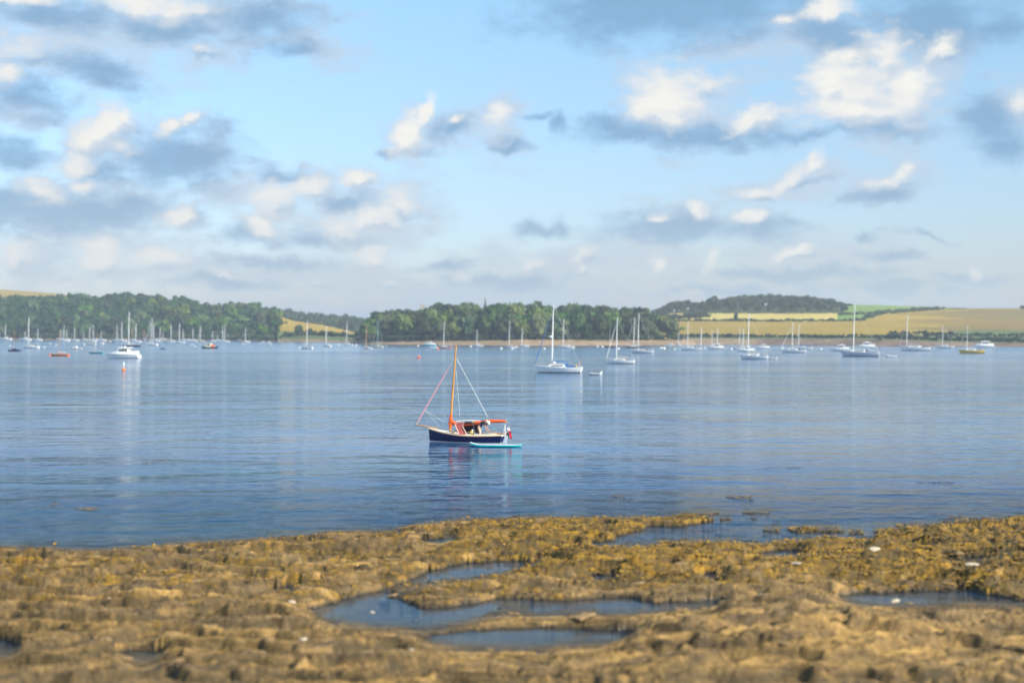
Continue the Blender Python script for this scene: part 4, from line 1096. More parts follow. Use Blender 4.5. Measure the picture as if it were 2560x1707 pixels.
def cruiser(bow, stern, base, label, hull=None, yaw=12, group=None, big=False, top=None, stripe=None, arch=True, fly=False):
    """motor cruiser: flared hull, long coachroof with dark windows, hard top over the wheelhouse, aft cockpit"""
    hull = hull or WHITE
    root, L, Y, X = place('motor_cruiser', label, 'motorboat', bow, stern, base, yaw, group, 0.33)
    fb = 0.15 * L; p = (L, L * 0.33, fb, fb * 0.80, fb * 0.72, 0.3, 0.88, L * 0.13, -0.0)
    hull_mesh(p).build('hull', hull, root, True)
    if stripe: hull_mesh(p, band=(fb * 0.62, fb * 0.74), off=0.012).build('hull_stripe', stripe, root)
    hull_mesh(p, band=(-0.05, 0.08), off=0.012).build('boot_stripe', ANTI, root)
    deck_mesh(p).build('deck', DECK if hull is not WHITE else WHITE, root)
    z = fb * 0.84
    ca = trunk_mesh(-0.30 * L, 0.02 * L, 0.05 * L, 0.12 * L, z, 0.05 * L, 0.09 * L).build('coachroof', WHITE, root, True)
    wh = MB(); h_ = 0.165 * L
    wh.rings([[(-0.13 * L, s_ * 0.11 * L * k, zz) for s_, k, zz in ((1, 1, z), (1, .9, z + h_ * 0.45), (-1, .9, z + h_ * 0.45), (-1, 1, z))],
              [(-0.03 * L, s_ * 0.12 * L * k, zz) for s_, k, zz in ((1, 1, z), (1, .88, z + h_), (-1, .88, z + h_), (-1, 1, z))],
              [(0.20 * L, s_ * 0.12 * L * k, zz) for s_, k, zz in ((1, 1, z), (1, .88, z + h_), (-1, .88, z + h_), (-1, 1, z))]])
    whl = wh.build('wheelhouse', WHITE, root, True)
    for x0, x1 in ((-0.06, 0.015), (0.035, 0.105), (0.125, 0.185)):
        for sg in (1, -1):
            g = MB(); g.add([(x0 * L, sg * 0.1125 * L, z + h_ * 0.42), (x1 * L, sg * 0.1135 * L, z + h_ * 0.42), (x1 * L, sg * 0.1085 * L, z + h_ * 0.88), (max(x0, -0.035) * L, sg * 0.1085 * L, z + h_ * 0.88)], [(0, 1, 2, 3)])
            for v in range(4): g.v[v] = (g.v[v][0], g.v[v][1] + sg * 0.012 * L, g.v[v][2])
            g.build('side_window', GLASS, whl)
    g = MB(); g.add([(-0.135 * L, 0.085 * L, z + h_ * 0.47), (-0.135 * L, -0.085 * L, z + h_ * 0.47), (-0.045 * L, -0.09 * L, z + h_ * 0.94), (-0.045 * L, 0.09 * L, z + h_ * 0.94)], [(0, 1, 2, 3)])
    g.build('windscreen', GLASS, whl)
    rt = MB(); rt.rings([[(x * L, 0.125 * L * w, z + h_ + a), (x * L, 0.11 * L * w, z + h_ + a + 0.022 * L), (x * L, -0.11 * L * w, z + h_ + a + 0.022 * L), (x * L, -0.125 * L * w, z + h_ + a)] for x, w, a in ((-0.12, 0.55, 0.0), (-0.05, .9, 0.01), (0.1, 1, 0.02), (0.27, 0.96, 0.01))])
    rt.build('hard_top', WHITE, root, True)
    MB().box(0.21 * L, 0.44 * L, -0.12 * L, 0.12 * L, fb * 0.72 - .02, fb * 0.72 + 0.1 * L).build('cockpit_coaming', WHITE, root)
    MB().box(0.23 * L, 0.43 * L, -0.10 * L, 0.10 * L, fb * 0.72 + 0.1 * L, fb * 0.72 + 0.1 * L + .015).build('cockpit', DARK, root)  # flat dark sheet on the coaming block, painted as a shaded well
    MB().box(0.49 * L, 0.56 * L, -0.12 * L, 0.12 * L, 0.12, 0.24).build('swim_platform', WHITE, root)
    rl = MB()
    for sg in (1, -1):
        pts = []
        for i in range(6):
            x, w, zz = section(0.03 + i * 0.08, 1, p); pts.append((x, sg * w * 0.93, zz + 0.5)); rl.tube([(x, sg * w * 0.93, zz), (x, sg * w * 0.93, zz + 0.5)], 0.014, 4)
        rl.tube(pts, 0.014, 4)
    rl.build('bow_rail', WIRE, root)
    if arch:
        MB().ball((0.08 * L, 0, z + h_ + 0.05 * L), 0.022 * L, n=8, m=5).build('radar_dome', WHITE, root, True)
    return root, L, p

def launch(bow, stern, base, label, hull=None, cabm=None, yaw=12, group=None, outboard=True, cover=None, mast=None, mastm=None, name='motor_launch', cat='motorboat', cabpos=(-0.22, 0.08), cabh=0.13):
    """small open or half decked boat with a cuddy or a canvas cover"""
    hull = hull or WHITE
    root, L, Y, X = place(name, label, cat, bow, stern, base, yaw, group, 0.36)
    fb = 0.10 * L + 0.18; p = (L, L * 0.37, fb, fb * 0.72, fb * 0.74, 0.2, 0.75, L * 0.07, L * 0.02)
    hull_mesh(p, 12, 5).build('hull', hull, root, True)
    deck_mesh(p, 5, 0.0, 0.38).build('foredeck', DECK if hull is not WHITE else WHITE, root)
    deck_mesh(p, 6, 0.38, 1.0, drop=fb * 0.28).build('cockpit_floor', TEAK if cover is None else cover, root)
    z = fb * 0.80
    if cover is not None:
        mb = MB(); rs = []
        for i in range(7):
            s = 0.12 + i * 0.135; x, w, zz = section(s, 1, p); rs.append([(x, w * 0.98, zz), (x, w * 0.6, zz + 0.055 * L), (x, 0, zz + 0.08 * L + 0.01 * L * math.sin(i * 2)), (x, -w * 0.6, zz + 0.055 * L), (x, -w * 0.98, zz)])
        mb.rings(rs, close=False, caps=False); mb.build('boat_cover', cover, root, True)
    elif cabm is not None:
        c = trunk_mesh(cabpos[0] * L, cabpos[1] * L, 0.09 * L, 0.125 * L, z, cabh * L * 0.8, cabh * L).build('cuddy', cabm, root, True)
        for sg in (1, -1):
            g = MB(); x0 = (cabpos[0] + 0.06) * L; x1 = (cabpos[1] - 0.02) * L; g.add([(x0, sg * 0.112 * L, z + cabh * L * 0.42), (x1, sg * 0.122 * L, z + cabh * L * 0.42), (x1, sg * 0.112 * L, z + cabh * L * 0.78), (x0 + .05 * L, sg * 0.10 * L, z + cabh * L * 0.76)], [(0, 1, 2, 3)])
            g.build('side_window', GLASS, c)
    else:
        for k in (-0.1, 0.12, 0.3): MB().box(k * L, (k + 0.06) * L, -0.13 * L, 0.13 * L, fb * 0.5, fb * 0.56).build('thwart', TEAK, root)
    if outboard:
        MB().box(0.47 * L, 0.47 * L + 0.28, -0.15, 0.15, fb * 0.62, fb * 0.62 + 0.5).box(0.47 * L + 0.1, 0.47 * L + 0.2, -0.05, 0.05, -0.2, fb * 0.62).build('outboard_motor', BLACK if hull is not RUBBER else WHITE, root)
    if mast:
        H = CAM_H + (HZ - mast[1]) / FPX * Y; mx = ((mast[0] - 1280) / FPX * Y - X) / math.cos(math.radians(yaw))
        tipx = ((mast[2] if len(mast) > 2 else mast[0]) - mast[0]) / FPX * Y
        MB().tube([(mx, 0, fb * 0.4), (mx + tipx, 0, H)], [0.06, 0.04], 7).build('mast', mastm or VARN, root, True)
        return root, L, p, mx, fb
    return root, L, p, 0, fb

def dinghy(bow, stern, base, label, yaw=15, tube=None, motor=WHITE, group=None):
    """inflatable tender: horseshoe tube, floor, transom, outboard"""
    root, L, Y, X = place('inflatable_dinghy', label, 'dinghy', bow, stern, base, yaw, group, 0.5)
    r = 0.075 * L; w = 0.2 * L
    pts = [(0.40 * L, w, r * 0.9)]
    for i in range(9):
        a = math.pi / 2 + math.pi * i / 8; pts.append((-0.18 * L + 0.26 * L * math.cos(a), w * math.sin(a), r * 0.9 + 0.05 * L * max(0, -math.cos(a)) ** 2))
    pts.append((0.40 * L, -w, r * 0.9))
    MB().tube(pts, [r * 0.6] + [r] * 9 + [r * 0.6], 8).build('buoyancy_tube', tube or RUBBER, root, True)
    MB().box(-0.3 * L, 0.34 * L, -w, w, 0.02, r * 0.6).build('floor', GREYW, root)
    MB().box(0.32 * L, 0.35 * L, -w, w, 0.0, r * 2.3).build('transom', GREYW, root)
    MB().box(0.36 * L, 0.36 * L + 0.25, -0.14, 0.14, r * 1.6, r * 1.6 + 0.42).box(0.38 * L, 0.38 * L + 0.1, -0.04, 0.04, -0.3, r * 1.6).build('outboard_motor', motor, root)
    return root
def buoy(px, base, label, m=None, r=0.32, group='white mooring buoys'):
    x, y, z = at(px, base)
    mb = MB().ball((0, 0, r * 0.55), r, rz=r * 0.92, n=12, m=8).tube([(0, 0, r * 1.35), (0, 0, r * 1.7)], r * 0.13, 6)
    o = mb.build('mooring_buoy', m or BUOYW, None, True); o.location = (x, y, 0)
    return tag(o, label, 'buoy', group)

G = 'yachts moored along the left shore'; GR = 'yachts moored off the right shore'; GC = 'yachts moored off the middle headland'; GM = 'motorboats on moorings'
Yt, Cr, La = yacht, cruiser, launch
# left: far line under the wood (smallest boats, few fittings)
far = dict(details=False, group=G, yaw=18)
Yt(-6, 32, 851, 13, 811, 'white yacht at the far left edge with pale furled jib', jib=CANVG, **far)
Yt(44, 80, 851.5, 62, 828, 'white yacht with red waterline and short mast behind the tall masted white yacht', foul=FOULR, **far)
Yt(79, 107, 852, 94, 820, 'white yacht with slim mast right of the tall masted one near the left edge', **far)
Yt(108, 126, 849, 116, 826, 'tiny pale yacht with raked pale jib in the gap left of the orange boat mast', jib=CANVG, foul=FOULR, **far)
Yt(138, 160, 850, 152, 823, 'small white yacht just behind the orange boat mast', foul=FOULR, **far)
Yt(148, 175, 854, 159, 815, 'white yacht with grey jib just right of the orange boat mast', jib=CANVG, **far)
Yt(158, 178, 850, 166, 824, 'small white yacht behind the one right of the orange boat', **far)
Yt(174, 199, 853, 186, 817, 'white yacht with navy bow above the grey motorboat', jib=CANVG, hood=CANVN, **far)
Yt(196, 217, 849, 199, 820, 'cream low yacht right of the one above the grey motorboat', hull=CREAM, **far)
Yt(200, 220, 851, 208.5, 830, 'very small pale yacht with squat mast left of the twin masts', **far)
Yt(218, 243, 855, 223, 817, 'white yacht, left one of twin masts above the turquoise boat', **far)
Yt(228, 250, 851, 232, 811, 'white yacht, taller right one of twin masts above the turquoise boat', **far)
La(240, 262, 850, 'small boat with short orange mast right of the twin masts', mast=(242, 827), group=G, outboard=False, name='sailing_dinghy', cat='sailboat')
Yt(245, 268, 853, 252, 827, 'white yacht with short grey mast above the blocky white launch', jib=CANVG, **far)
Yt(279, 301, 852, 292, 813, 'white yacht with raked grey jib, first one left of the big cruiser roof', jib=CANVG, **far)
Yt(292, 318, 854, 304, 804, 'white yacht with raked grey jib and tall mast just left of the tallest mast', jib=CANVG, **far)
Yt(324, 342, 851, 330, 817, 'small yacht with thin brown mast right of the tallest mast', mastm=VARN, **far)
Yt(326, 354, 856, 339, 810, 'white yacht with broad pale mast right of the tallest mast', cover=CANVB, hood=CANVN, **far)
Yt(350, 368, 851, 360, 823, 'small boat with orange wooden mast left of the leaning silver jib', mastm=VARN, hull=BLUE, **far)
Yt(357, 398, 864, 379, 794, 'large white yacht with leaning silver blue jib and two tall masts', jib=CANVW, hood=CANVG, group=G, yaw=25, mizzen=(373, 800), ens=RED)
Yt(378, 402, 853, 383, 809, 'white yacht behind the one with the leaning silver jib', **far)
Yt(391, 414, 851, 399.5, 818, 'cream yacht with red waterline right of the silver jib yacht', foul=FOULR, hull=CREAM, **far)
Yt(402, 424, 850, 406, 830, 'small cream yacht with red waterline and low mast above the little blue boat', foul=FOULR, hull=CREAM, **far)
Yt(414, 438, 855, 427, 811, 'white yacht with plain tall mast right of the little blue boat', **far)
Yt(436, 464, 858, 448, 808, 'white yacht with blue purple canvas cover above the open water', hood=CANVB, cover=CANVB, **far)
Yt(450, 468, 852, 457, 822, 'small dark topped yacht right of the one with blue purple canvas', **far)
Yt(472, 496, 854, 482, 819, 'white yacht with plain mast left of the black hulled workboat', **far)
Yt(492, 513, 855, 500, 813, 'cream yacht with pale furled jib directly behind the black workboat', hull=CREAM, jib=CANVC, **far)
Yt(522, 541, 854, 531, 826, 'small white yacht behind the stern of the black workboat', **far)
Yt(545, 566, 855, 556, 813, 'white yacht, left of twin masts right of the black workboat', **far)
Yt(555, 575, 855.5, 561, 812, 'white yacht, right of twin masts right of the black workboat', **far)
Yt(536, 552, 852, 543.5, 836, 'tiny low yacht between the workboat and the twin masts', **far)
Yt(562, 580, 851, 570, 832, 'tiny white yacht just right of the twin masts', **far)
Yt(600, 626, 857, 613, 817, 'white yacht with raked pale jib above the red boat', jib=CANVG, **far)
La(599, 612, 857, 'small red motorboat under the raked pale jib', hull=RED, group=GM)
La(594, 604, 852, 'small white motorboat left of the red one', cabm=WHITE, group=GM)
Cr(460, 481, 853, 'white motor cruiser on the far line behind two white buoys', group=GM, arch=False)
La(119, 132, 861, 'small grey white motorboat alone between the left yacht and the orange boat', cabm=WHITE, group=GM)
La(213, 242, 862, 'low cream motorboat with long foredeck below the twin masts', hull=CREAM, cabm=None, group=GM, outboard=False)
La(245, 267, 862, 'blocky white launch right of the low cream motorboat', cabm=WHITE, group=GM)
La(266, 286, 857, 'dark navy motorboat with white cuddy behind the big cruiser', hull=NAVY, cabm=WHITE, group=GM)
La(352, 372, 865, 'white open motorboat with dark outboard touching the navy workboat stern', group=GM)
# left: nearer boats
La(16, 53, 878, 'dark blue day boat with orange brown mast near the left edge', hull=NAVY, cabm=CANVN, mast=(31.5, 826, 36), outboard=False, name='day_boat', cat='sailboat', cabpos=(-0.15, 0.25), cabh=0.08)
Yt(53, 101, 871, 70, 793, 'white yacht with tall mast, dark canvas hood and a tender astern at the far left', hood=CANVN, group=G, yaw=16)
dinghy(101, 113, 869.5, 'thin pale dinghy tied behind the tall masted white yacht')
o = La(122, 175, 890, 'bright orange sailing dinghy with cream boom cover and wooden mast', hull=ORANGE, mast=(145.5, 824, 150), outboard=False, name='sailing_dinghy', cat='sailboat')
MB().tube([(o[3], 0, o[4] + 0.35), (o[3] + 0.55 * o[1] * 0.75, 0, o[4] + 0.28)], [0.16, 0.10], 8).build('boom_cover', CANVC, o[0], True)
buoy(125, 888, 'orange pick-up buoy at the bow of the orange sailing dinghy', BUOYO, 0.36, None)
La(172, 207, 873, 'grey and white motorboat with dark outboard between the orange boat and the turquoise boat', hull=WHITE, cabm=GREYW, group=GM)
o = La(219, 262, 884, 'turquoise open sailing boat with short white mast left of the big cruiser', hull=TEAL, mast=(238, 852), mastm=WHITE, outboard=False, name='sailing_dinghy', cat='sailboat')
MB().tube([(o[3], 0, o[4] + 0.4), (o[3] + 0.33 * o[1], 0, o[4] + 0.35)], [0.13, 0.08], 8).build('boom_cover', CANVG, o[0], True)
c = Cr(260, 352, 896, 'large white motor cruiser with dark side stripe and hard top, biggest on the left', yaw=9, stripe=GREYB)
w_ = Yt(305, 352, 868, 321, 779, 'navy hulled yacht with tan deck and the tallest mast on the left', hull=NAVY, deckm=CREAM, group=G, yaw=8, cab=False, cover=CANVC, mastm=WHITE)
La(399, 415, 873, 'tiny blue boat with pink fender and thin mast on open water', hull=BLUE, cabm=CANVN, mast=(405.5, 852), mastm=WIRE, outboard=False, name='day_boat', cat='sailboat')
w = La(500, 546, 871, 'black hulled workboat with cream wheelhouse and orange gear', hull=BLACK, cabm=CREAM, outboard=True, group=None, cabpos=(-0.22, 0.12), cabh=0.2, yaw=10)
MB().box(0.16 * w[1], 0.30 * w[1], -0.5, 0.5, w[4] * 0.7, w[4] * 1.7).build('deck_gear', ORANGE, w[0])
La(621, 634, 866, 'small white open launch on the water below the red boat', cabm=None, group=GM)
La(651, 666, 856.5, 'white motorboat with cabin, left one of a pair below the wood end', cabm=WHITE, group=GM)
La(665, 682, 858, 'white motorboat with dark underside, right one of a pair below the wood end', cabm=WHITE, group=GM, hull=WHITE)
La(683, 692, 855, 'tiny orange dinghy near the shore at the wood end', hull=ORANGE, group=GM)
La(700, 711, 855, 'tiny orange brown dinghy right of the other on the shore', hull=YELLOW, group=GM)
for px, b, t in ((24, 864, 'between the first yacht and the dark blue day boat'), (140, 862, 'right of the small grey white motorboat'), (210, 861, 'left of the low cream motorboat'), (479.5, 861.5, 'upper one of two left of the black workboat'),
                 (488, 865, 'lower one of two left of the black workboat'), (607, 859, 'under the red boat'), (650, 858, 'left of the pair of white motorboats'), (678, 862, 'below the pair of white motorboats'), (633.5, 864.5, 'at the stern of the small white open launch')):
    buoy(px, b + 1, 'white round mooring buoy ' + t)
def marker(px, base, toppx, label, ball, topm, r):
    x, y, z = at(px, base); root = tag(empty('marker_buoy', (x, y, 0)), label, 'buoy')
    H = CAM_H + (HZ - toppx) / FPX * y
    MB().ball((0, 0, r * 0.45), r, rz=r * 0.8, n=14, m=8).build('float', ball, root, True)
    MB().tube([(0, 0, r), (0.03, 0, H * 0.97)], r * 0.13, 7).build('staff', WHITE, root)
    MB().tube([(0.03, 0, H * 0.62), (0.03, 0, H * 0.8), (0.03, 0, H)], [r * 0.42, r * 0.42, r * 0.12], 8).build('topmark', topm, root, True)
marker(309, 926, 905, 'orange marker buoy with white topmark below the big white cruiser', BUOYO, BUOYW, 0.40)
marker(1047, 895, 879, 'red orange marker buoy with blue topmark on open water left of the blue boat mast', mat('red buoy', (0.75, 0.09, 0.04), 0.4), BLUE, 0.46)
# inlet
Yt(749, 785, 872, 767, 800, 'white yacht with brown furled jib and blue grey hood in the inlet', hood=CANVN, jib=mat('brown canvas', (0.32, 0.20, 0.15), 0.8), group=G, yaw=30)
buoy(748, 870, 'large white mooring buoy at the bow of the inlet yacht')
Yt(806, 830, 867, 815, 815, 'white yacht seen from astern right of the inlet yacht', group=G, yaw=35, details=False)
Yt(858, 883, 864, 866, 802, 'white low yacht with grey mast at the mouth of the inlet', group=G, yaw=22)
Yt(907, 932, 873, 915, 814, 'pale grey yacht with orange wooden mast at the left tip of the headland', mastm=VARN, hull=GREYW, group=GC, yaw=35, boomcov=False)
Yt(926, 960, 869, 944, 798, 'cream yacht with green furled sail on the mast and grey jib off the headland tip', hull=CREAM, mastm=CANVT, jib=CANVG, group=GC, yaw=22)
dinghy(960, 967, 866, 'tiny tender behind the cream yacht with the green sail')
for px, b, t in ((846, 863, 'left of the yacht at the inlet mouth'), (890, 864, 'between the inlet mouth yacht and the headland'), (1045, 866, 'left of the teal motorboat'), (1177, 867, 'left of the low grey blue yacht'), (1253, 872, 'left of the pair of yachts under the tan beach'),
                 (1281, 873, 'between the pair of yachts under the tan beach'), (1361, 873, 'left of the big white yacht mast behind it'), (1494, 868, 'left of the yacht with white raked jib'), (1506, 868, 'small one just left of the dark dinghy'), (1547, 873, 'right of the mast of the yacht with white raked jib'),
                 (1687, 874, 'below the small white motorboat off the beach'), (2053, 874, 'alone left of the bulky white cruiser'), (1653, 871, 'upper left one beside the grey yacht stern'), (1661, 873, 'lower right one beside the grey yacht stern'), (1829, 874, 'at the bow of the yachts with twin masts'), (1955, 873, 'at the bow of the yacht with raked jib on the right')):
    buoy(px, b, 'white round mooring buoy ' + t, r=0.42)
buoy(1095, 873, 'orange mooring buoy below the rose pink yacht', BUOYO, 0.45, None)
Cr(1054, 1090, 865, 'teal hulled motor cruiser with white cabin below the headland wood', hull=TEAL, arch=False)
La(1073, 1094, 870, 'small boat under a light blue cover in front of the teal motorboat', cover=LBLUE, outboard=False)
Yt(1093, 1132, 872, 1109, 805, 'rose pink yacht with grey wooden mast and navy hood off the headland', hull=PINK, hood=CANVN, group=GC, yaw=18)
Yt(1180, 1209, 867, 1192, 824, 'low grey blue yacht with faint mast off the headland beach', hull=GREYB, group=GC, details=False, boomcov=False)
La(1209, 1226, 866, 'dark rowing boat close to the tan beach', hull=BLACK, group=None, outboard=False, name='rowing_boat', cat='rowing boat')
Yt(1264, 1290, 870, 1273, 800, 'white yacht with pale mast, left one of a pair under the tan beach', group=GC, yaw=30)
La(1286, 1299, 868, 'small white motorboat between the pair of yachts under the tan beach', cabm=WHITE)
Yt(1299, 1323, 867, 1305, 822, 'white yacht with shorter mast, right one of a pair under the tan beach', group=GC, yaw=20, details=False)
Yt(1394, 1438, 871, 1408, 797, 'white yacht with pale mast just behind and right of the big white yacht', hood=CANVW, group=GC, yaw=16)
La(1511, 1540, 868, 'dark grey dinghy by the beach behind the white raked jib', hull=BLACK, outboard=False, name='rowing_boat', cat='rowing boat', mast=(1525, 818), mastm=ALU)
Yt(1564, 1604, 871, 1584.5, 793, 'dark navy yacht with grey raked jib behind the grey yacht', hull=NAVY, jib=CANVG, group=GC, yaw=16)
# the large white yacht and its tender
bigy = Yt(1331, 1459, 932, 1380, 762, 'large white yacht with blue furled jib and blue boom cover, nearest of the white yachts', cover=CANVB, jib=CANVB, hood=CANVB, yaw=16, ens=RED, foul=ANTI)
rt, Lb, pb, mxb, Hb = bigy
MB().ball((mxb - 0.28, 0, Hb * 0.53), 0.30, rz=0.2, n=10, m=6).build('radar_dome', WHITE, rt, True)
MB().box(0.20 * Lb, 0.36 * Lb, -0.09 * Lb, -0.083 * Lb, 0.95, 1.35).box(0.20 * Lb, 0.36 * Lb, 0.083 * Lb, 0.09 * Lb, 0.95, 1.35).build('cockpit_dodger', CANVB, rt)
MB().tube([(0.40 * Lb, -0.10 * Lb, 1.15), (0.405 * Lb, -0.10 * Lb, 1.62)], 0.16, 8).build('lifebuoy', YELLOW, rt)
MB().ball((mxb + 0.45, 0, 2.0), 0.38, rz=0.26, n=8, m=6).build('sail_bag', CANVW, rt, True)
dinghy(1471, 1509, 937.5, 'pale grey inflatable dinghy with white outboard beside the large white yacht', yaw=20)
Yt(1513, 1589, 909, 1541, 793, 'white yacht with white raked furled jib and grey boom cover right of the inflatable dinghy', cover=CANVG, jib=CANVW, hood=CANVG, yaw=15, group=GC)
Yt(1575, 1635, 883, 1595.5, 782, 'pale grey yacht with tall mast, navy canvas and bright stern', hull=GREYW, hood=CANVN, cover=CANVN, yaw=20, group=GC, ens=PINK)
dinghy(1648, 1665, 870, 'small white tender with dark motor right of the pale grey yacht', tube=WHITE, motor=WHITE)
La(1661, 1695, 866, 'small white motorboat off the end of the wood', cabm=WHITE)
# right
Yt(1701, 1756, 876, 1719, 804, 'white yacht with raked pale jib and navy cockpit canvas off the pink beach', jib=CANVG, hood=CANVN, group=GR, yaw=16)
Yt(1742, 1764, 872, 1752.5, 817, 'small white yacht with navy hood behind the stern of the one with navy canvas', hood=CANVN, group=GR, yaw=30, details=False)
Cr(1766, 1812, 873.5, 'lilac shaded white cruiser with cabin aft left of the twin masted yachts', hull=WHITE, arch=False)
Yt(1772, 1792, 867, 1780, 826, 'faint yacht mast against the gold field, left one behind the cabin cruiser', group=GR, details=False)
Yt(1786, 1806, 867, 1793.5, 820, 'faint yacht mast against the gold field, right one behind the cabin cruiser', group=GR, details=False)
Yt(1826, 1856, 873, 1848, 817, 'white yacht with navy canvas, left of twin stubby masts', hood=CANVN, group=GR, yaw=20)
Yt(1840, 1868, 871, 1857.5, 819, 'white yacht, right of twin stubby masts', group=GR, yaw=20, details=False)
Cr(1842, 1888, 880, 'bulky bright white cruiser behind the grey sided yacht', arch=False)
Yt(1848, 1921, 898, 1871, 783, 'grey sided white yacht with tall mast and bright square stern on the right', hull=GREYW, foul=CANVT, hood=CANVW, yaw=22, group=GR, ens=PINK)
dinghy(1922, 1946, 898, 'small grey tender astern of the grey sided yacht', motor=GREYW)
Cr(1890, 1926, 872, 'white motor cruiser with cabin above the small grey tender')
Yt(1951, 2016, 882, 1980.5, 805, 'white yacht with raked pale jib, nearest of an overlapping pair on the right', jib=CANVW, group=GR, yaw=20)
Yt(1988, 2033, 874, 1997.5, 811, 'white yacht with blue boom cover behind the overlapping pair', cover=CANVB, hood=CANVB, group=GR, yaw=20)
Cr(2073, 2126, 878, 'bulky white cruiser left of the tall masted blue grey yacht', yaw=18)
Yt(2099, 2199, 891, 2135, 762, 'large blue grey yacht with the tallest mast on the right and navy sprayhood', hull=GREYB, hood=CANVN, cover=CANVG, yaw=22, group=GR, ens=PINK)
Cr(2138, 2190, 871, 'white motorboat directly behind the blue grey yacht stern')
dinghy(2213, 2245, 893, 'low faint grey dinghy right of the blue grey yacht', tube=GREYB, motor=GREYB)
Yt(2248, 2327, 877, 2268.5, 786, 'white yacht with white canopies and tall mast against the heath', hull=WHITE, hood=CANVW, jib=CANVG, group=GR, yaw=18)
Yt(2341, 2385, 871, 2357, 814, 'white yacht with single short mast left of the yellow boat', group=GR, yaw=24)
Yt(2396, 2462, 883, 2418.5, 814, 'yellow tan hulled yacht with faint mast at the far right', hull=YELLOW, group=GR, yaw=14, jib=CANVG, cab=True)
Cr(2430, 2487, 870, 'white motor cruiser furthest right on the water', yaw=10)
Yt(1690, 1706, 864, 1696, 830, 'tiny pale yacht close to the pink beach at the wood end', group=GR, details=False)

# ---------------------------------------------------------------- the navy gaff boat in the foreground
BX0, BX1 = 1067, 1261
D_B = dist_at(1107.5)
yaw_b = 17.0
Lm = 6.15
cbx = ((BX0 + BX1) / 2 - 1280) / FPX * D_B
boat = empty('sailing_boat', (cbx, D_B + 0.75, 0), math.radians(-yaw_b))
tag(boat, 'navy blue gaff sailing boat with varnished mast and orange sail cover in the centre', 'sailboat')
NAVYG = mat('gloss navy topsides', (0.002, 0.009, 0.085), 0.32, 0.05, 2.0, spec=0.22)
CREAMD = mat('cream painted deck', (0.80, 0.74, 0.62), 0.55, 0.04, 5.0)
OAK = mat('golden oak trim', (0.62, 0.36, 0.16), 0.4, 0.2, 9.0, coat=0.3)
COVER = mat('orange red sail cover', (0.86, 0.115, 0.015), 0.75, 0.12, 5.0, bump=0.02)
MAROON = mat('faded rose canvas', (0.52, 0.12, 0.10), 0.8, 0.1, 5.0, bump=0.01)
PIPING = mat('cream piping', (0.80, 0.62, 0.52), 0.7, 0.05)
pm = (Lm, 2.15, 1.02, 0.60, 0.66, 0.35, 0.62, 0.10, 0.22)
hull_mesh(pm, 28, 10).build('hull', NAVYG, boat, True)
hull_mesh(pm, 28, band=(-0.03, 0.065), off=0.008).build('boot_stripe', mat('white boot top', (0.78, 0.77, 0.74), 0.4, 0.05), boat)
def rail(off, z0, z1, w_, name, m):
    for sg in (1, -1):
        mb = MB(); rs = []
        for i in range(29):
            x, w, z = section(i / 28, 1, pm); w = w + off
            rs.append([(x, sg * (w + w_), z + z0), (x, sg * (w + w_), z + z1), (x, sg * (w - w_), z + z1), (x, sg * (w - w_), z + z0)])
        mb.rings(rs).build(name, m, boat)
rail(0.005, -0.06, 0.0, 0.025, 'rubbing_strake', OAK)
rail(-0.03, 0.0, 0.045, 0.02, 'toe_rail', CREAMD)
MB().rings([[(x, s_ * (w + 0.006), z) for s_, z in ((1, zt + 0.03), (1, zt - 0.09), (-1, zt - 0.09), (-1, zt + 0.03))] for x, w, zt in [(section(1, 1, pm)[0] + 0.012, section(1, 1, pm)[1], section(1, 1, pm)[2]), (section(1, 1, pm)[0] + 0.045, section(1, 1, pm)[1], section(1, 1, pm)[2])]]).build('transom_cap', CREAMD, boat)
deck_mesh(pm, 12, 0.0, 0.46, 0.01, 0.985, 0.10).build('foredeck', CREAMD, boat, True)
# side decks around the cockpit well
for sg in (1, -1):
    mb = MB(); rs = []
    for i in range(15):
        s = 0.46 + 0.54 * i / 14; x, w, z = section(s, 1, pm); wi = min(w - 0.16, 0.72)
        rs.append([(x, sg * w * 0.985, z - 0.01), (x, sg * wi, z + 0.02)])
    mb.rings(rs, close=False, caps=False).build('side_deck', CREAMD, boat)
    mb = MB(); rs = []
    for i in range(15):
        s = 0.44 + 0.50 * i / 14; x, w, z = section(s, 1, pm); wi = min(w - 0.16, 0.72)
        rs.append([(x, sg * wi, z - 0.18), (x, sg * wi, z + 0.10), (x, sg * (wi - 0.025), z + 0.10), (x, sg * (wi - 0.025), z - 0.18)])
    mb.rings(rs).build('coaming', CREAMD, boat)
    MB().box(0.15, 2.0, sg * 0.36 - 0.22, sg * 0.36 + 0.22, 0.36, 0.40).build('cockpit_seat', mat('pink cream seat', (0.74, 0.58, 0.48), 0.6, 0.06), boat)
MB().box(-0.6, 2.1, -0.45, 0.45, 0.16, 0.19).build('cockpit_sole', TEAK, boat)
MB().box(2.1, 2.8, -0.52, 0.52, 0.58, 0.62).build('aft_deck', OAK, boat)
# low cuddy front with curved oak coaming ahead of the hood
mb = MB(); rs = []
for i in range(9):
    a = math.pi * (i / 8); x = -0.72 - 0.35 * math.sin(a); y = 0.74 * math.cos(a); rs.append([(x, y, 0.66), (x, y, 0.84), (x + 0.03, y, 0.84), (x + 0.03, y, 0.66)])
mb.rings(rs).build('curved_coaming', OAK, boat)
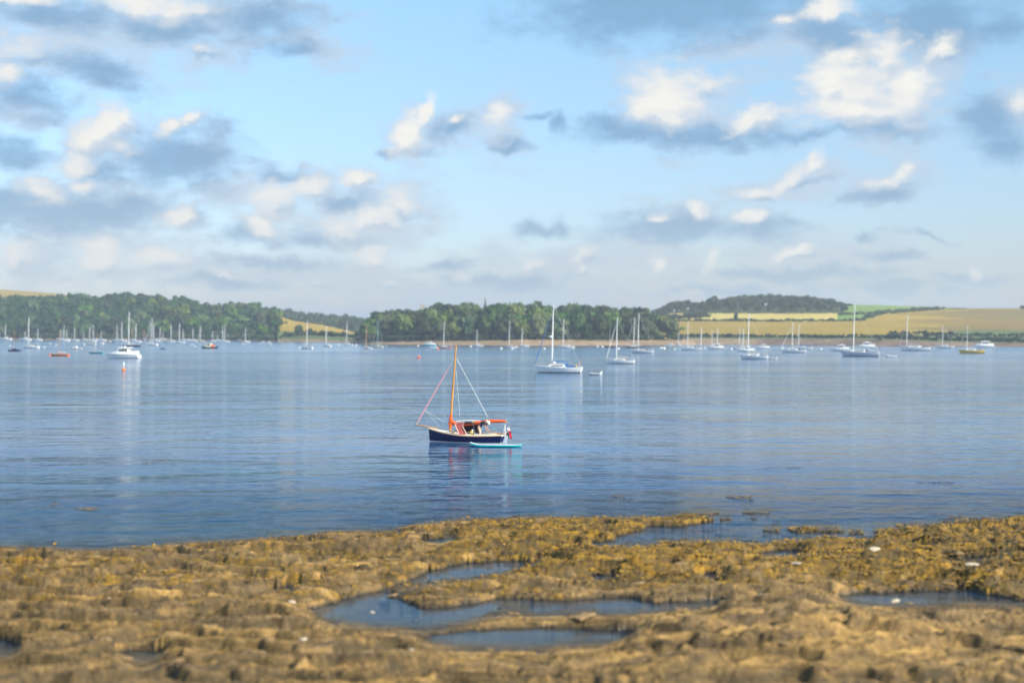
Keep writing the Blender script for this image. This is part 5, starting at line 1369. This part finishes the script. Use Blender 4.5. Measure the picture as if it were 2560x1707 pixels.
# spray hood: rose side wings, the shade inside is put into a near-black lining
hx0, hx1 = -0.62, 0.86; hz0 = 0.70
HOOD = mat('maroon lining with painted shade', (0.008, 0.004, 0.005), 0.9, 0.2, 4.0)
def arch(x, w, h, k=12, z=hz0): return [(x, w * math.cos(math.pi * i / k), z + h * math.sin(math.pi * i / k) ** 0.55 if 0 < i < k else z - 0.3) for i in range(9)]
MB().rings([arch(hx0, 0.50, 0.30), arch(hx0 + 0.22, 0.70, 0.80), arch(hx0 + 0.7, 0.74, 0.90), arch(hx1, 0.74, 0.86)], close=False, caps=False).build('spray_hood', HOOD, boat, True)
MB().add([(-0.40, -0.78, 1.60), (0.14, -0.79, 1.57), (-0.01, -0.80, 1.32), (0.36, -0.81, 0.68), (-0.30, -0.81, 0.68), (-0.62, -0.78, 1.42)], [(0, 1, 2, 5), (5, 2, 3, 4)]).build('hood_side_panel', MAROON, boat)
MB().tube([(-0.30, -0.82, 0.70), (-0.62, -0.79, 1.42), (-0.40, -0.79, 1.61), (0.14, -0.80, 1.58), (-0.01, -0.81, 1.32), (0.36, -0.83, 0.66)], 0.026, 6).build('hood_piping', PIPING, boat)
MB().box(hx1 + 0.01, hx1 + 0.04, -0.80, -0.70, 0.68, 1.50).build('hood_edge', CANVN, boat)
# spars
MX = -1.30
yb = D_B + 0.75
Hm = CAM_H + (HZ - 863) / FPX * yb
MB().tube([(MX, 0, 0.6), (MX + 0.16, 0, 3.2), (MX + 0.50, 0, Hm)], [0.085, 0.085, 0.055], 12).build('mast', VARN, boat, True)
MB().tube([(MX + 0.02, 0, 1.05), (MX + 0.03, 0, 1.42), (MX + 0.08, 0, 2.15)], [0.10, 0.17, 0.10], 10).build('mast_boot_cover', COVER, boat, True)
MB().tube([(MX, 0, 0.6), (MX + 0.01, 0, 0.86)], 0.12, 10).build('mast_step', mat('dark iron', (0.06, 0.06, 0.07), 0.5), boat)
MB().tube([(MX + 0.1, 0.02, 1.35), (-0.2, 0, 1.30), (1.1, 0, 1.48), (2.0, 0, 1.62), (3.35, 0, 1.66)], 0.055, 8).build('boom', VARN, boat, True)
MB().tube([(MX + 0.12, 0, 1.60), (MX + 0.5, 0, 1.40), (-0.2, 0, 1.36), (0.6, 0, 1.46), (1.3, 0, 1.57), (1.9, 0, 1.67), (2.6, 0, 1.69), (3.18, 0, 1.69)], [0.20, 0.13, 0.15, 0.16, 0.18, 0.18, 0.17, 0.12], 12, (0.75, 1.05)).build('sail_cover', COVER, boat, True)
for t_, z_ in ((-0.55, 1.40), (0.62, 1.48), (1.72, 1.66)):
    MB().tube([(t_ - 0.03, 0, z_), (t_ + 0.03, 0, z_)], 0.195, 12, (0.78, 1.05)).build('cover_strap', YELLOW, boat)
MB().tube([(MX + 0.45, 0.05, 1.60), (-0.2, 0.05, 1.66), (0.6, 0.05, 1.68), (1.1, 0.04, 1.70)], [0.04, 0.055, 0.06, 0.03], 8).build('gaff_end_sail', CANVW, boat, True)
MB().tube([(-2.30, 0, 0.98), (-4.12, 0, 1.30)], [0.06, 0.035], 9).build('bowsprit', VARN, boat, True)
def off_pt(px, py, ylocal=0.0):
    """boat-local point seen at a photo pixel, on the centre plane of the boat"""
    R = math.radians(-yaw_b); o = Vector(boat.location); n = Vector((math.sin(-R), math.cos(-R), 0)); n = Vector((-math.sin(R), math.cos(R), 0))
    d = Vector(((px - 1280) / FPX, 1, (HZ - py) / FPX)); c0 = Vector((0, 0, CAM_H))
    t = (o + n * ylocal - c0).dot(n) / d.dot(n); P = c0 + d * t - o
    return Vector((P.x * math.cos(-R) - P.y * math.sin(-R), P.x * math.sin(-R) + P.y * math.cos(-R), P.z))
FJ = mat('pink furled sail', (0.80, 0.36, 0.38), 0.7, 0.1, 6.0)
a = off_pt(1043, 1056); b = off_pt(1125, 914); c3 = off_pt(1140, 900)
MB().tube([a, a.lerp(b, 0.4), a.lerp(b, 0.85), b], [0.045, 0.05, 0.038, 0.02], 8).build('furled_jib', FJ, boat, True)
rg = MB()
mt_ = off_pt(1139, 885); rg.tube([b, c3], 0.008, 4); rg.tube([a, a + Vector((-0.05, 0, -0.15))], 0.02, 5)
rg.tube([off_pt(1142, 897), off_pt(1219, 1042)], 0.020, 5)
rg.tube([off_pt(1140, 925), off_pt(1150, 1043, -0.9)], 0.010, 4)
rg.tube([off_pt(1063, 1026), off_pt(1103, 1050), off_pt(1112, 1056)], 0.009, 4)
rg.tube([off_pt(1063, 1026), off_pt(1082, 1048), off_pt(1099, 1066)], 0.007, 4)
rg.tube([off_pt(1137, 880), off_pt(1128, 1040)], 0.014, 4)
rg.tube([off_pt(1066, 1086), off_pt(1058, 1104)], 0.009, 4)
rg.tube([off_pt(1266, 1045), off_pt(1262, 1078)], 0.012, 4)
rg.build('rigging', CANVW, boat)
# rudder, tiller, stern gear
RUD = mat('pale blue white rudder', (0.62, 0.74, 0.80), 0.4, 0.04)
xs = Lm / 2
rb = MB(); rb.rings([[(x, y, z) for x, z in ((xs + 0.07, 0.60), (xs + 0.30, 0.62), (xs + 0.22, 0.0), (xs + 0.36, -0.02), (xs + 0.34, -0.3), (xs - 0.16, -0.3), (xs - 0.08, 0.1))] for y in (-0.03, 0.03)]).build('rudder', RUD, boat)
MB().tube([(xs + 0.2, 0, 0.68), (1.55, -0.05, 0.92)], [0.035, 0.022], 7).build('tiller', VARN, boat, True)
MB().tube([(xs - 0.08, 0.25, 0.66), (xs - 0.0, 0.25, 1.35), (xs + 0.02, 0.25, 1.4)], 0.03, 6).tube([(xs + 0.1, 0.05, 0.66), (xs + 0.05, 0.25, 1.2)], 0.02, 5).tube([(xs - 0.1, 0.25, 1.05), (xs + 0.03, 0.25, 0.9)], 0.05, 6).build('stern_bracket', CANVW, boat, True)
MB().box(xs + 0.02, xs + 0.28, 0.30, 0.50, 0.45, 0.78).build('outboard_motor', BLACK, boat)
fs = MB().tube([(xs + 0.18, -0.3, 0.60), (xs + 0.52, -0.32, 1.34)], 0.016, 6).build('flagstaff', WHITE, boat)
RED2 = mat('ensign red', (0.72, 0.02, 0.03), 0.8, 0.1)
mb = MB(); N_ = 9
rs = [[(xs + 0.46 + 0.012 * i + 0.03 * math.sin(i * 1.3) - (0.10 if i < 3 else 0.0), -0.32 + 0.05 * math.sin(i * 1.7), 1.22 - 0.105 * i), (xs + 0.60 + 0.02 * i - (0.09 if i == 0 else 0), -0.30 + 0.05 * math.sin(i * 1.7 + 1), 1.18 - 0.10 * i)] for i in range(N_)]
mb.rings(rs, close=False, caps=False).build('ensign', RED2, boat)
MB().add([(x, y - 0.012, z) for x, y, z in (rs[0][0], rs[0][1], rs[2][1], rs[2][0])], [(0, 1, 2, 3)]).build('ensign_canton', WHITE, boat)
for (x, s_) in ((-1.5, 0.27), (-0.95, 0.36), (0.9, 0.66), (2.2, 0.86)):
    q = section(s_, 1, pm); MB().box(q[0] - 0.05, q[0] + 0.05, -q[1] * 0.9 - 0.02, -q[1] * 0.9 + 0.02, q[2], q[2] + 0.05).build('deck_cleat', mat('bronze', (0.16, 0.12, 0.07), 0.4), boat)
q = section(0.82, 0.45, pm); MB().ball((q[0], -q[1] - 0.003, 0.28), 0.022, n=6, m=4).build('drain_fitting', WHITE, boat)

def boat_world(x, y, z): return boat.matrix_basis @ Vector((x, y, z))
# things lying in the cockpit
def child_free(root): root.rotation_euler = boat.rotation_euler
kit = empty('life_jacket', boat_world(0.66, -0.30, 0.58)); child_free(kit)
tag(kit, 'yellow and navy life jacket with white collar lying in the cockpit under the spray hood', 'life jacket')
MB().ball((0, 0, 0.33), 0.15, 0.12, 0.13, n=9, m=6).build('collar', CANVW, kit, True)
MB().ball((-0.10, -0.03, 0.20), 0.20, 0.13, 0.13, n=9, m=6).ball((0.14, -0.03, 0.10), 0.09, 0.09, 0.22, n=8, m=5).build('yellow_panel', YELLOW, kit, True)
MB().ball((-0.18, 0.02, 0.08), 0.2, 0.14, 0.14, n=9, m=6).build('navy_panel', CANVN, kit, True)
bag = empty('kit_bag', boat_world(0.36, -0.36, 0.50)); child_free(bag)
tag(bag, 'dark blue kit bag on the cockpit seat left of the life jacket', 'bag')
MB().ball((0, 0, 0.14), 0.24, 0.15, 0.15, n=10, m=6).build('bag_body', CANVN, bag, True); MB().tube([(-0.12, 0, 0.26), (0, 0, 0.36), (0.12, 0, 0.26)], 0.015, 5).build('handle', CANVG, bag)
bag = empty('tote_bag', boat_world(1.0, -0.38, 0.47)); child_free(bag)
tag(bag, 'small grey bag on the cockpit seat between life jacket and sailor', 'bag')
MB().rings([[(-.14, -.1, 0), (.14, -.1, 0), (.14, .1, 0), (-.14, .1, 0)], [(-.17, -.08, .3), (.17, -.08, .3), (.17, .08, .3), (-.17, .08, .3)]]).build('bag_body', CANVG, bag); MB().tube([(-0.08, 0, 0.3), (0, 0, 0.42), (0.08, 0, 0.3)], 0.012, 5).build('handle', CANVN, bag)

# --- the sailor, bent forward over the stern seat
def skin(name, pts, edges, root_i, m, parent, sub=2):
    me = bpy.data.meshes.new(name); me.from_pydata([p[0] for p in pts], edges, []); ob = link(name, me)
    ob.modifiers.new('s', 'SKIN'); sv = me.skin_vertices[0].data
    for i, (p, r) in enumerate(pts):
        rr = r if hasattr(r, '__len__') else (r, r); sv[i].radius = rr; sv[i].use_root = (i == root_i)
    ss = ob.modifiers.new('u', 'SUBSURF'); ss.levels = ss.render_levels = sub
    dg = bpy.context.evaluated_depsgraph_get(); ev = ob.evaluated_get(dg)
    m2 = bpy.data.meshes.new_from_object(ev); m2.name = name
    m2.polygons.foreach_set('use_smooth', [True] * len(m2.polygons))
    bpy.data.objects.remove(ob); m2.materials.clear(); m2.materials.append(m)
    o = link(name, m2, parent); return o
SKIN = mat('tanned skin', (0.52, 0.27, 0.17), 0.55, 0.08, 8.0); SHIRT = mat('navy cotton', (0.022, 0.028, 0.07), 0.85, 0.15, 8.0); TROUS = mat('beige cotton', (0.62, 0.44, 0.33), 0.85, 0.08, 8.0)
man = empty('person', boat_world(1.22, -0.36, 0.34)); child_free(man)
tag(man, 'person in navy shirt, beige trousers and white sun hat bending over in the boat', 'person')
# local: x to the stern, z up; hips at 0.92
P_ = [((0.0, 0.0, 0.93), 0.15), ((0.14, 0.0, 1.07), 0.15), ((0.32, 0.0, 1.22), 0.165), ((0.46, 0.0, 1.29), 0.15), ((0.58, 0.0, 1.27), 0.065), ((0.70, 0.0, 1.24), 0.10), ((0.78, 0.0, 1.17), 0.085),
      ((-0.02, 0.11, 0.88), 0.105), ((0.02, 0.14, 0.48), 0.065), ((-0.06, 0.15, 0.06), 0.045), ((0.06, 0.16, 0.04), 0.04),
      ((-0.02, -0.11, 0.88), 0.105), ((0.10, -0.13, 0.47), 0.065), ((0.02, -0.14, 0.06), 0.045), ((0.14, -0.15, 0.04), 0.04),
      ((0.45, 0.19, 1.24), 0.065), ((0.52, 0.24, 0.97), 0.045), ((0.62, 0.20, 0.74), 0.032), ((0.66, 0.19, 0.67), 0.034),
      ((0.45, -0.19, 1.24), 0.065), ((0.54, -0.24, 0.96), 0.045), ((0.66, -0.22, 0.73), 0.032), ((0.70, -0.21, 0.66), 0.034)]
E_ = [(0, 1), (1, 2), (2, 3), (3, 4), (4, 5), (5, 6), (0, 7), (7, 8), (8, 9), (9, 10), (0, 11), (11, 12), (12, 13), (13, 14), (3, 15), (15, 16), (16, 17), (17, 18), (3, 19), (19, 20), (20, 21), (21, 22)]
for (wx, wy, wz, ri, sg) in ((0.66, 0.19, 0.67, 18, 1), (0.70, -0.21, 0.66, 22, -1)):      # five fingers on each hand
    for k, (dy, ln) in enumerate(((-0.028, 0.065), (-0.010, 0.078), (0.010, 0.074), (0.028, 0.058))):
        n = len(P_); P_ += [((wx + 0.035, wy + dy, wz - 0.035), 0.009), ((wx + 0.035 + ln * 0.5, wy + dy, wz - 0.035 - ln * 0.6), 0.008), ((wx + 0.03 + ln * 0.6, wy + dy, wz - 0.035 - ln), 0.007)]
        E_ += [(ri, n), (n, n + 1), (n + 1, n + 2)]
    n = len(P_); P_ += [((wx - 0.005, wy - sg * 0.035, wz - 0.01), 0.011), ((wx + 0.03, wy - sg * 0.055, wz - 0.045), 0.009)]; E_ += [(ri, n), (n, n + 1)]
skin('body', P_, E_, 0, SKIN, man)
T_ = [((0.0, 0, 0.96), (0.175, 0.165)), ((0.14, 0, 1.09), (0.175, 0.165)), ((0.32, 0, 1.235), (0.19, 0.18)), ((0.47, 0, 1.30), (0.17, 0.165)), ((0.54, 0, 1.295), 0.08), ((0.45, 0.20, 1.25), 0.09), ((0.50, 0.24, 1.03), 0.075), ((0.45, -0.20, 1.25), 0.09), ((0.515, -0.24, 1.02), 0.075)]
skin('shirt', T_, [(0, 1), (1, 2), (2, 3), (3, 4), (3, 5), (5, 6), (3, 7), (7, 8)], 1, SHIRT, man)
R_ = [((0.0, 0, 0.92), (0.185, 0.17)), ((0.04, 0, 1.0), 0.16), ((-0.02, 0.11, 0.86), 0.125), ((0.02, 0.14, 0.48), 0.088), ((-0.05, 0.15, 0.12), 0.068), ((-0.02, -0.11, 0.86), 0.125), ((0.10, -0.13, 0.47), 0.088), ((0.03, -0.14, 0.12), 0.068)]
skin('trousers', R_, [(0, 1), (0, 2), (2, 3), (3, 4), (0, 5), (5, 6), (6, 7)], 0, TROUS, man)
hat = MB(); R0 = Matrix.Rotation(math.radians(48), 3, 'Y')
prof = [(0.20, -0.01), (0.195, 0.01), (0.115, 0.03), (0.105, 0.10), (0.07, 0.135), (0.01, 0.14)]
hat.rings([[tuple(R0 @ Vector((r * math.cos(2*math.pi*k/16), r * math.sin(2*math.pi*k/16), z)) + Vector((0.72, 0, 1.26))) for k in range(16)] for r, z in prof])
hat.build('sun_hat', CANVW, man, True)
fc = MB(); hc = Vector((0.745, 0, 1.17))
fc.ball(tuple(hc + Vector((0.075, 0, 0.0))), 0.018, 0.016, 0.03, n=6, m=4).build('nose', SKIN, man, True)
for sg in (1, -1):
    MB().ball(tuple(hc + Vector((0.06, sg * 0.035, 0.035))), 0.011, n=6, m=4).build('eye', DARK, man); MB().ball(tuple(hc + Vector((-0.03, sg * 0.10, 0.02))), 0.02, 0.012, 0.03, n=6, m=4).build('ear', SKIN, man)
MB().ball(tuple(hc + Vector((0.05, 0, -0.045))), 0.02, 0.03, 0.007, n=6, m=4).build('mouth', RED, man)
MB().ball((0.66, 0, 1.26), 0.095, 0.105, 0.09, n=10, m=6).build('hair', mat('grey hair', (0.25, 0.23, 0.21), 0.8), man, True)

# --- paddle board alongside
cx_ = ((1177 + 1302) / 2 - 1280) / FPX; Db = dist_at(1117)
sup = empty('paddle_board', (cx_ * Db, Db, 0.0), math.radians(-6)); tag(sup, 'turquoise and white inflatable paddle board floating beside the navy boat', 'paddle board')
Ls = 3.85
def board_ring(t, dz0, dz1, k=1.0):
    x = -Ls / 2 + Ls * t; w = 0.40 * k * (math.sin(math.pi * min(1, max(0.0, t * 0.94 + 0.03))) ** 0.55); up = 0.17 * max(0, 1 - t / 0.22) ** 2 + 0.03 * max(0, (t - .85) / .15) ** 2
    return x, w, up
mb = MB(); rs = []; rt_ = []
for i in range(25):
    x, w, up = board_ring(i / 24, 0, 0)
    rs.append([(x, w * math.cos(a) * (1 if abs(math.cos(a)) > .3 else 1), up + 0.085 + 0.085 * math.sin(a)) for a in [2 * math.pi * k / 12 for k in range(12)]])
    rt_.append([(x, w * 0.99 * s_, up + 0.055 + h_) for s_, h_ in ((0.985, 0.108), (0.93, 0.118), (0.85, 0.124), (0, 0.128), (-0.85, 0.124), (-0.93, 0.118), (-0.985, 0.108))])
mb.rings(rs).build('hull', mat('turquoise pvc', (0.0, 0.52, 0.56), 0.35, 0.05), sup, True)
MB().rings([[(x, y * 1.012, z + 0.004) for x, y, z in r] for r in rt_], close=False, caps=False).build('white_rim', mat('white pvc', (0.78, 0.84, 0.84), 0.4, 0.04), sup, True)
def pad(t0, t1, name, m, kk, zz):
    rs = []
    for i in range(9):
        t = t0 + (t1 - t0) * i / 8; x, w, up = board_ring(t, 0, 0); rs.append([(x, w * kk, up + 0.180 + zz), (x, 0, up + 0.186 + zz), (x, -w * kk, up + 0.180 + zz)])
    MB().rings(rs, close=False, caps=False).build(name, m, sup)
pad(0.33, 0.72, 'deck_pad', mat('blue deck pad', (0.02, 0.30, 0.48), 0.7, 0.06), 0.78, 0.0)
pad(0.75, 0.93, 'tail_pad', mat('grey deck pad', (0.30, 0.26, 0.28), 0.7, 0.1), 0.72, 0.0)

# --- floating weed and pale stones
def weed_patch(px, py, wpx, label, seed, dense=26, width=0.5):
    x, y, z = at(px, py); w = wpx / FPX * y; r_ = np.random.default_rng(seed); mb = MB()
    for i in range(dense):
        cx = r_.uniform(-w / 2, w / 2); cy = r_.normal() * width; a = r_.uniform(0, 3.14); l = r_.uniform(0.12, 0.4)
        pts = [(cx + math.cos(a) * l * t, cy + math.sin(a) * l * t + 0.05 * math.sin(t * 7), 0.006 + 0.012 * math.sin(t * 5 + i) ** 2) for t in (0, .33, .66, 1)]
        mb.tube(pts, [0.012, 0.022, 0.02, 0.008], 5, (0.4, 1.6))
    o = mb.build('floating_seaweed', mat('brown wet weed', (0.20, 0.13, 0.05), 0.4, 0.35, 5.0)); o.location = (x, y, 0)
    return tag(o, label, 'seaweed')
weed_patch(213, 1273, 46, 'brown floating seaweed clump near the left edge of the rocks', 1, 40, 0.3)
weed_patch(137, 1262, 20, 'small faint seaweed scrap left of the larger clump near the left edge', 2, 8, 0.2)
weed_patch(390, 1151, 24, 'faint reddish weed scrap on open water left of the navy boat', 3, 10, 0.4)
weed_patch(1850, 1244, 60, 'seaweed patch awash off the right hand ledge', 4, 60, 0.35)
weed_patch(1545, 1241, 26, 'small weed scrap just off the middle of the ledge', 5, 14, 0.3)
weed_patch(2345, 1206, 82, 'long thin strand of floating weed at the far right', 6, 26, 0.10)
weed_patch(1960, 1169, 90, 'thin drifting weed line right of the paddle board', 7, 22, 0.12)
weed_patch(1820, 1055, 120, 'distant thin drifting weed line below the white yachts', 8, 22, 0.2)
weed_patch(2400, 1296, 60, 'dark weed tips breaking the surface beside the right ledge', 9, 40, 0.4)
weed_patch(2300, 1312, 40, 'ochre weed fringe floating at the corner of the right ledge', 10, 40, 0.4)
def shore_z(px, py):
    """ground point of the shore for a grid position"""
    i = int(np.clip(np.searchsorted(rows, py), 0, nr - 1)); j = int(np.clip(np.searchsorted(cols, px), 0, nc - 1))
    return float(Xw[i, j]), float(Yw[i, j]), float(Hh[i, j])
STONE = mat('pale limestone', (0.52, 0.44, 0.32), 0.8, 0.15, 3.0); STONEB = mat('tan stone', (0.26, 0.17, 0.075), 0.85, 0.4, 3.0, bump=0.05)
PEB = []
for k in range(6):
    r_ = np.random.default_rng(300 + k); v, f = ICO2; vv = v * (1 + 0.16 * r_.normal(size=(len(v), 1))) * np.array([1.0, 0.7, 0.42]); vv[:, 2] = np.maximum(vv[:, 2], -0.2)
    PEB.append(npmesh('stone', vv, f, [STONE if k < 2 else STONEB]))
pale = [(2433, 1431, .30, 'white angular stone on the dark weed ledge at the right'), (1906, 1501, .20, 'white pointed stone by the pool in front of the right ledge'), (1990, 1445, .18, 'pale flat stone on the ochre ledge'), (2238, 1504, .2, 'white stone in the right hand pool'),
        (1029, 1642, .14, 'bright white pebble on the lower left rock'), (727, 1521, .13, 'pale pebble left of the middle pool'), (275, 1529, .13, 'cream pebble on the left rock'), (2180, 1450, .14, 'small pale stone on the weed at the right'), (756, 1652, .14, 'round pale pebble at the lower left'),
        (1804, 1386, .2, 'cream stone on the middle right ledge'), (2190, 1402, .3, 'cream stone lying across the right ledge'), (930, 1531, .12, 'pale pebble in the middle pool')]
for i, (px, py, s_, lb) in enumerate(pale):
    x, y, z = shore_z(px, py); o = link('stone', PEB[i % 2]); o.location = (x, y, max(z, -0.03) + s_ * 0.2); o.scale = (s_, s_, s_ * 0.9); o.rotation_euler = (0.2, 0.1, i * 1.3); tag(o, lb, 'stone')
r_ = np.random.default_rng(9); n = 0
while n < 110:
    px = r_.uniform(-20, 2580); py = r_.uniform(1385, 1700); x, y, z = shore_z(px, py)
    if z < 0.05 and r_.uniform() < 0.8: continue
    s_ = r_.uniform(0.09, 0.20) * (1.0 if r_.uniform() < .85 else 1.5)
    o = link('stone', PEB[int(r_.integers(2, 6))], shore); o.location = (x, y, z - s_ * 0.05); o.scale = (s_ * r_.uniform(.8, 1.8), s_, s_ * r_.uniform(.8, 1.2)); o.rotation_euler = (r_.uniform(-.15, .15), r_.uniform(-.15, .15), math.radians(14) + r_.uniform(-.5, .5)); n += 1

# --- bladder wrack hanging on the ledges
k = 26000; r_ = np.random.default_rng(4)
pi_ = np.searchsorted(rows, 1286); pj = np.searchsorted(rows, 1600)
ri = r_.integers(pi_, pj, k * 6); ci = r_.integers(0, nc, k * 6)
pr = np.clip(weedm[ri, ci] - 0.42, 0, 1) * 1.6 * (Hh[ri, ci] > 0.02) * (0.25 + sstep(0.0, 0.5, fbm(Xw[ri, ci] * 0.8, Yw[ri, ci] * 0.8, 3, 88)) * 1.4) + 0.5 * (GX[ri, ci] > 1950) * (GY[ri, ci] < 1500) * (GY[ri, ci] > 1288) * (Hh[ri, ci] > -0.04) * sstep(-0.1, 0.3, fbm(Xw[ri, ci] * 0.6, Yw[ri, ci] * 0.6, 3, 90))
pr += 0.9 * (GX[ri, ci] > 2380) * (GY[ri, ci] > 1405) * (GY[ri, ci] < 1475)
kp = r_.uniform(0, 1, k * 6) < pr * 0.45
ri = ri[kp][:k]; ci = ci[kp][:k]; m_ = len(ri)
base = np.stack([Xw[ri, ci], Yw[ri, ci], Hh[ri, ci]], -1) + r_.normal(size=(m_, 3)) * np.array([0.06, 0.08, 0.0])
an = r_.uniform(0, 2 * np.pi, m_); ln_ = r_.uniform(0.10, 0.34, m_); up = r_.uniform(0.01, 0.07, m_)
d = np.stack([np.cos(an), np.sin(an), np.zeros(m_)], -1); s = np.stack([-np.sin(an), np.cos(an), r_.uniform(-.6, .6, m_)], -1) * r_.uniform(0.012, 0.035, m_)[:, None]
p0 = base; p1 = base + d * (ln_ * 0.5)[:, None] + np.array([0, 0, 1.0]) * up[:, None]; p2 = base + d * ln_[:, None] + np.array([0, 0, 1.0]) * (up * 0.5)[:, None]
V = np.stack([p0 - s, p0 + s, p1 + s * 1.4, p1 - s * 1.4, p2 + s * 0.8, p2 - s * 0.8], 1).reshape(-1, 3)
q = np.arange(m_)[:, None] * 6
F = np.concatenate([q + np.array([0, 1, 2, 3]), q + np.array([3, 2, 4, 5])])
dk = r_.uniform(0, 1, m_) + 0.5 * ((base[:, 0] > 12) & (GX[ri, ci] > 2300))
mi = np.where(dk > 0.85, 1, 0); mi = np.concatenate([mi, mi])
WD1 = mat('ochre wrack', (0.33, 0.185, 0.012), 0.5, 0.35, 6.0); WD2 = mat('dark brown wrack', (0.10, 0.065, 0.015), 0.4, 0.4, 6.0)
o = link('seaweed', npmesh('seaweed', V, F, [WD1, WD2], matidx=mi)); tag(o, 'ochre and brown wrack covering the ledges', kind='stuff')

# ---------------------------------------------------------------- the air over the estuary
hz = MB().box(-8900, 8900, -150, 9100, -9.5, 62)
hm = bpy.data.materials.new('sea haze'); hm.use_nodes = True; hm.node_tree.nodes.clear()
T = NT(hm.node_tree); pv = T.node('ShaderNodeVolumePrincipled'); pv.inputs['Color'].default_value = (0.86, 0.93, 1.0, 1); pv.inputs['Density'].default_value = 0.00025
pv.inputs['Anisotropy'].default_value = 0.3
o = T.node('ShaderNodeOutputMaterial'); T.l.new(pv.outputs[0], o.inputs['Volume'])
tag(hz.build('haze', hm), 'thin pale haze over the estuary', kind='stuff')
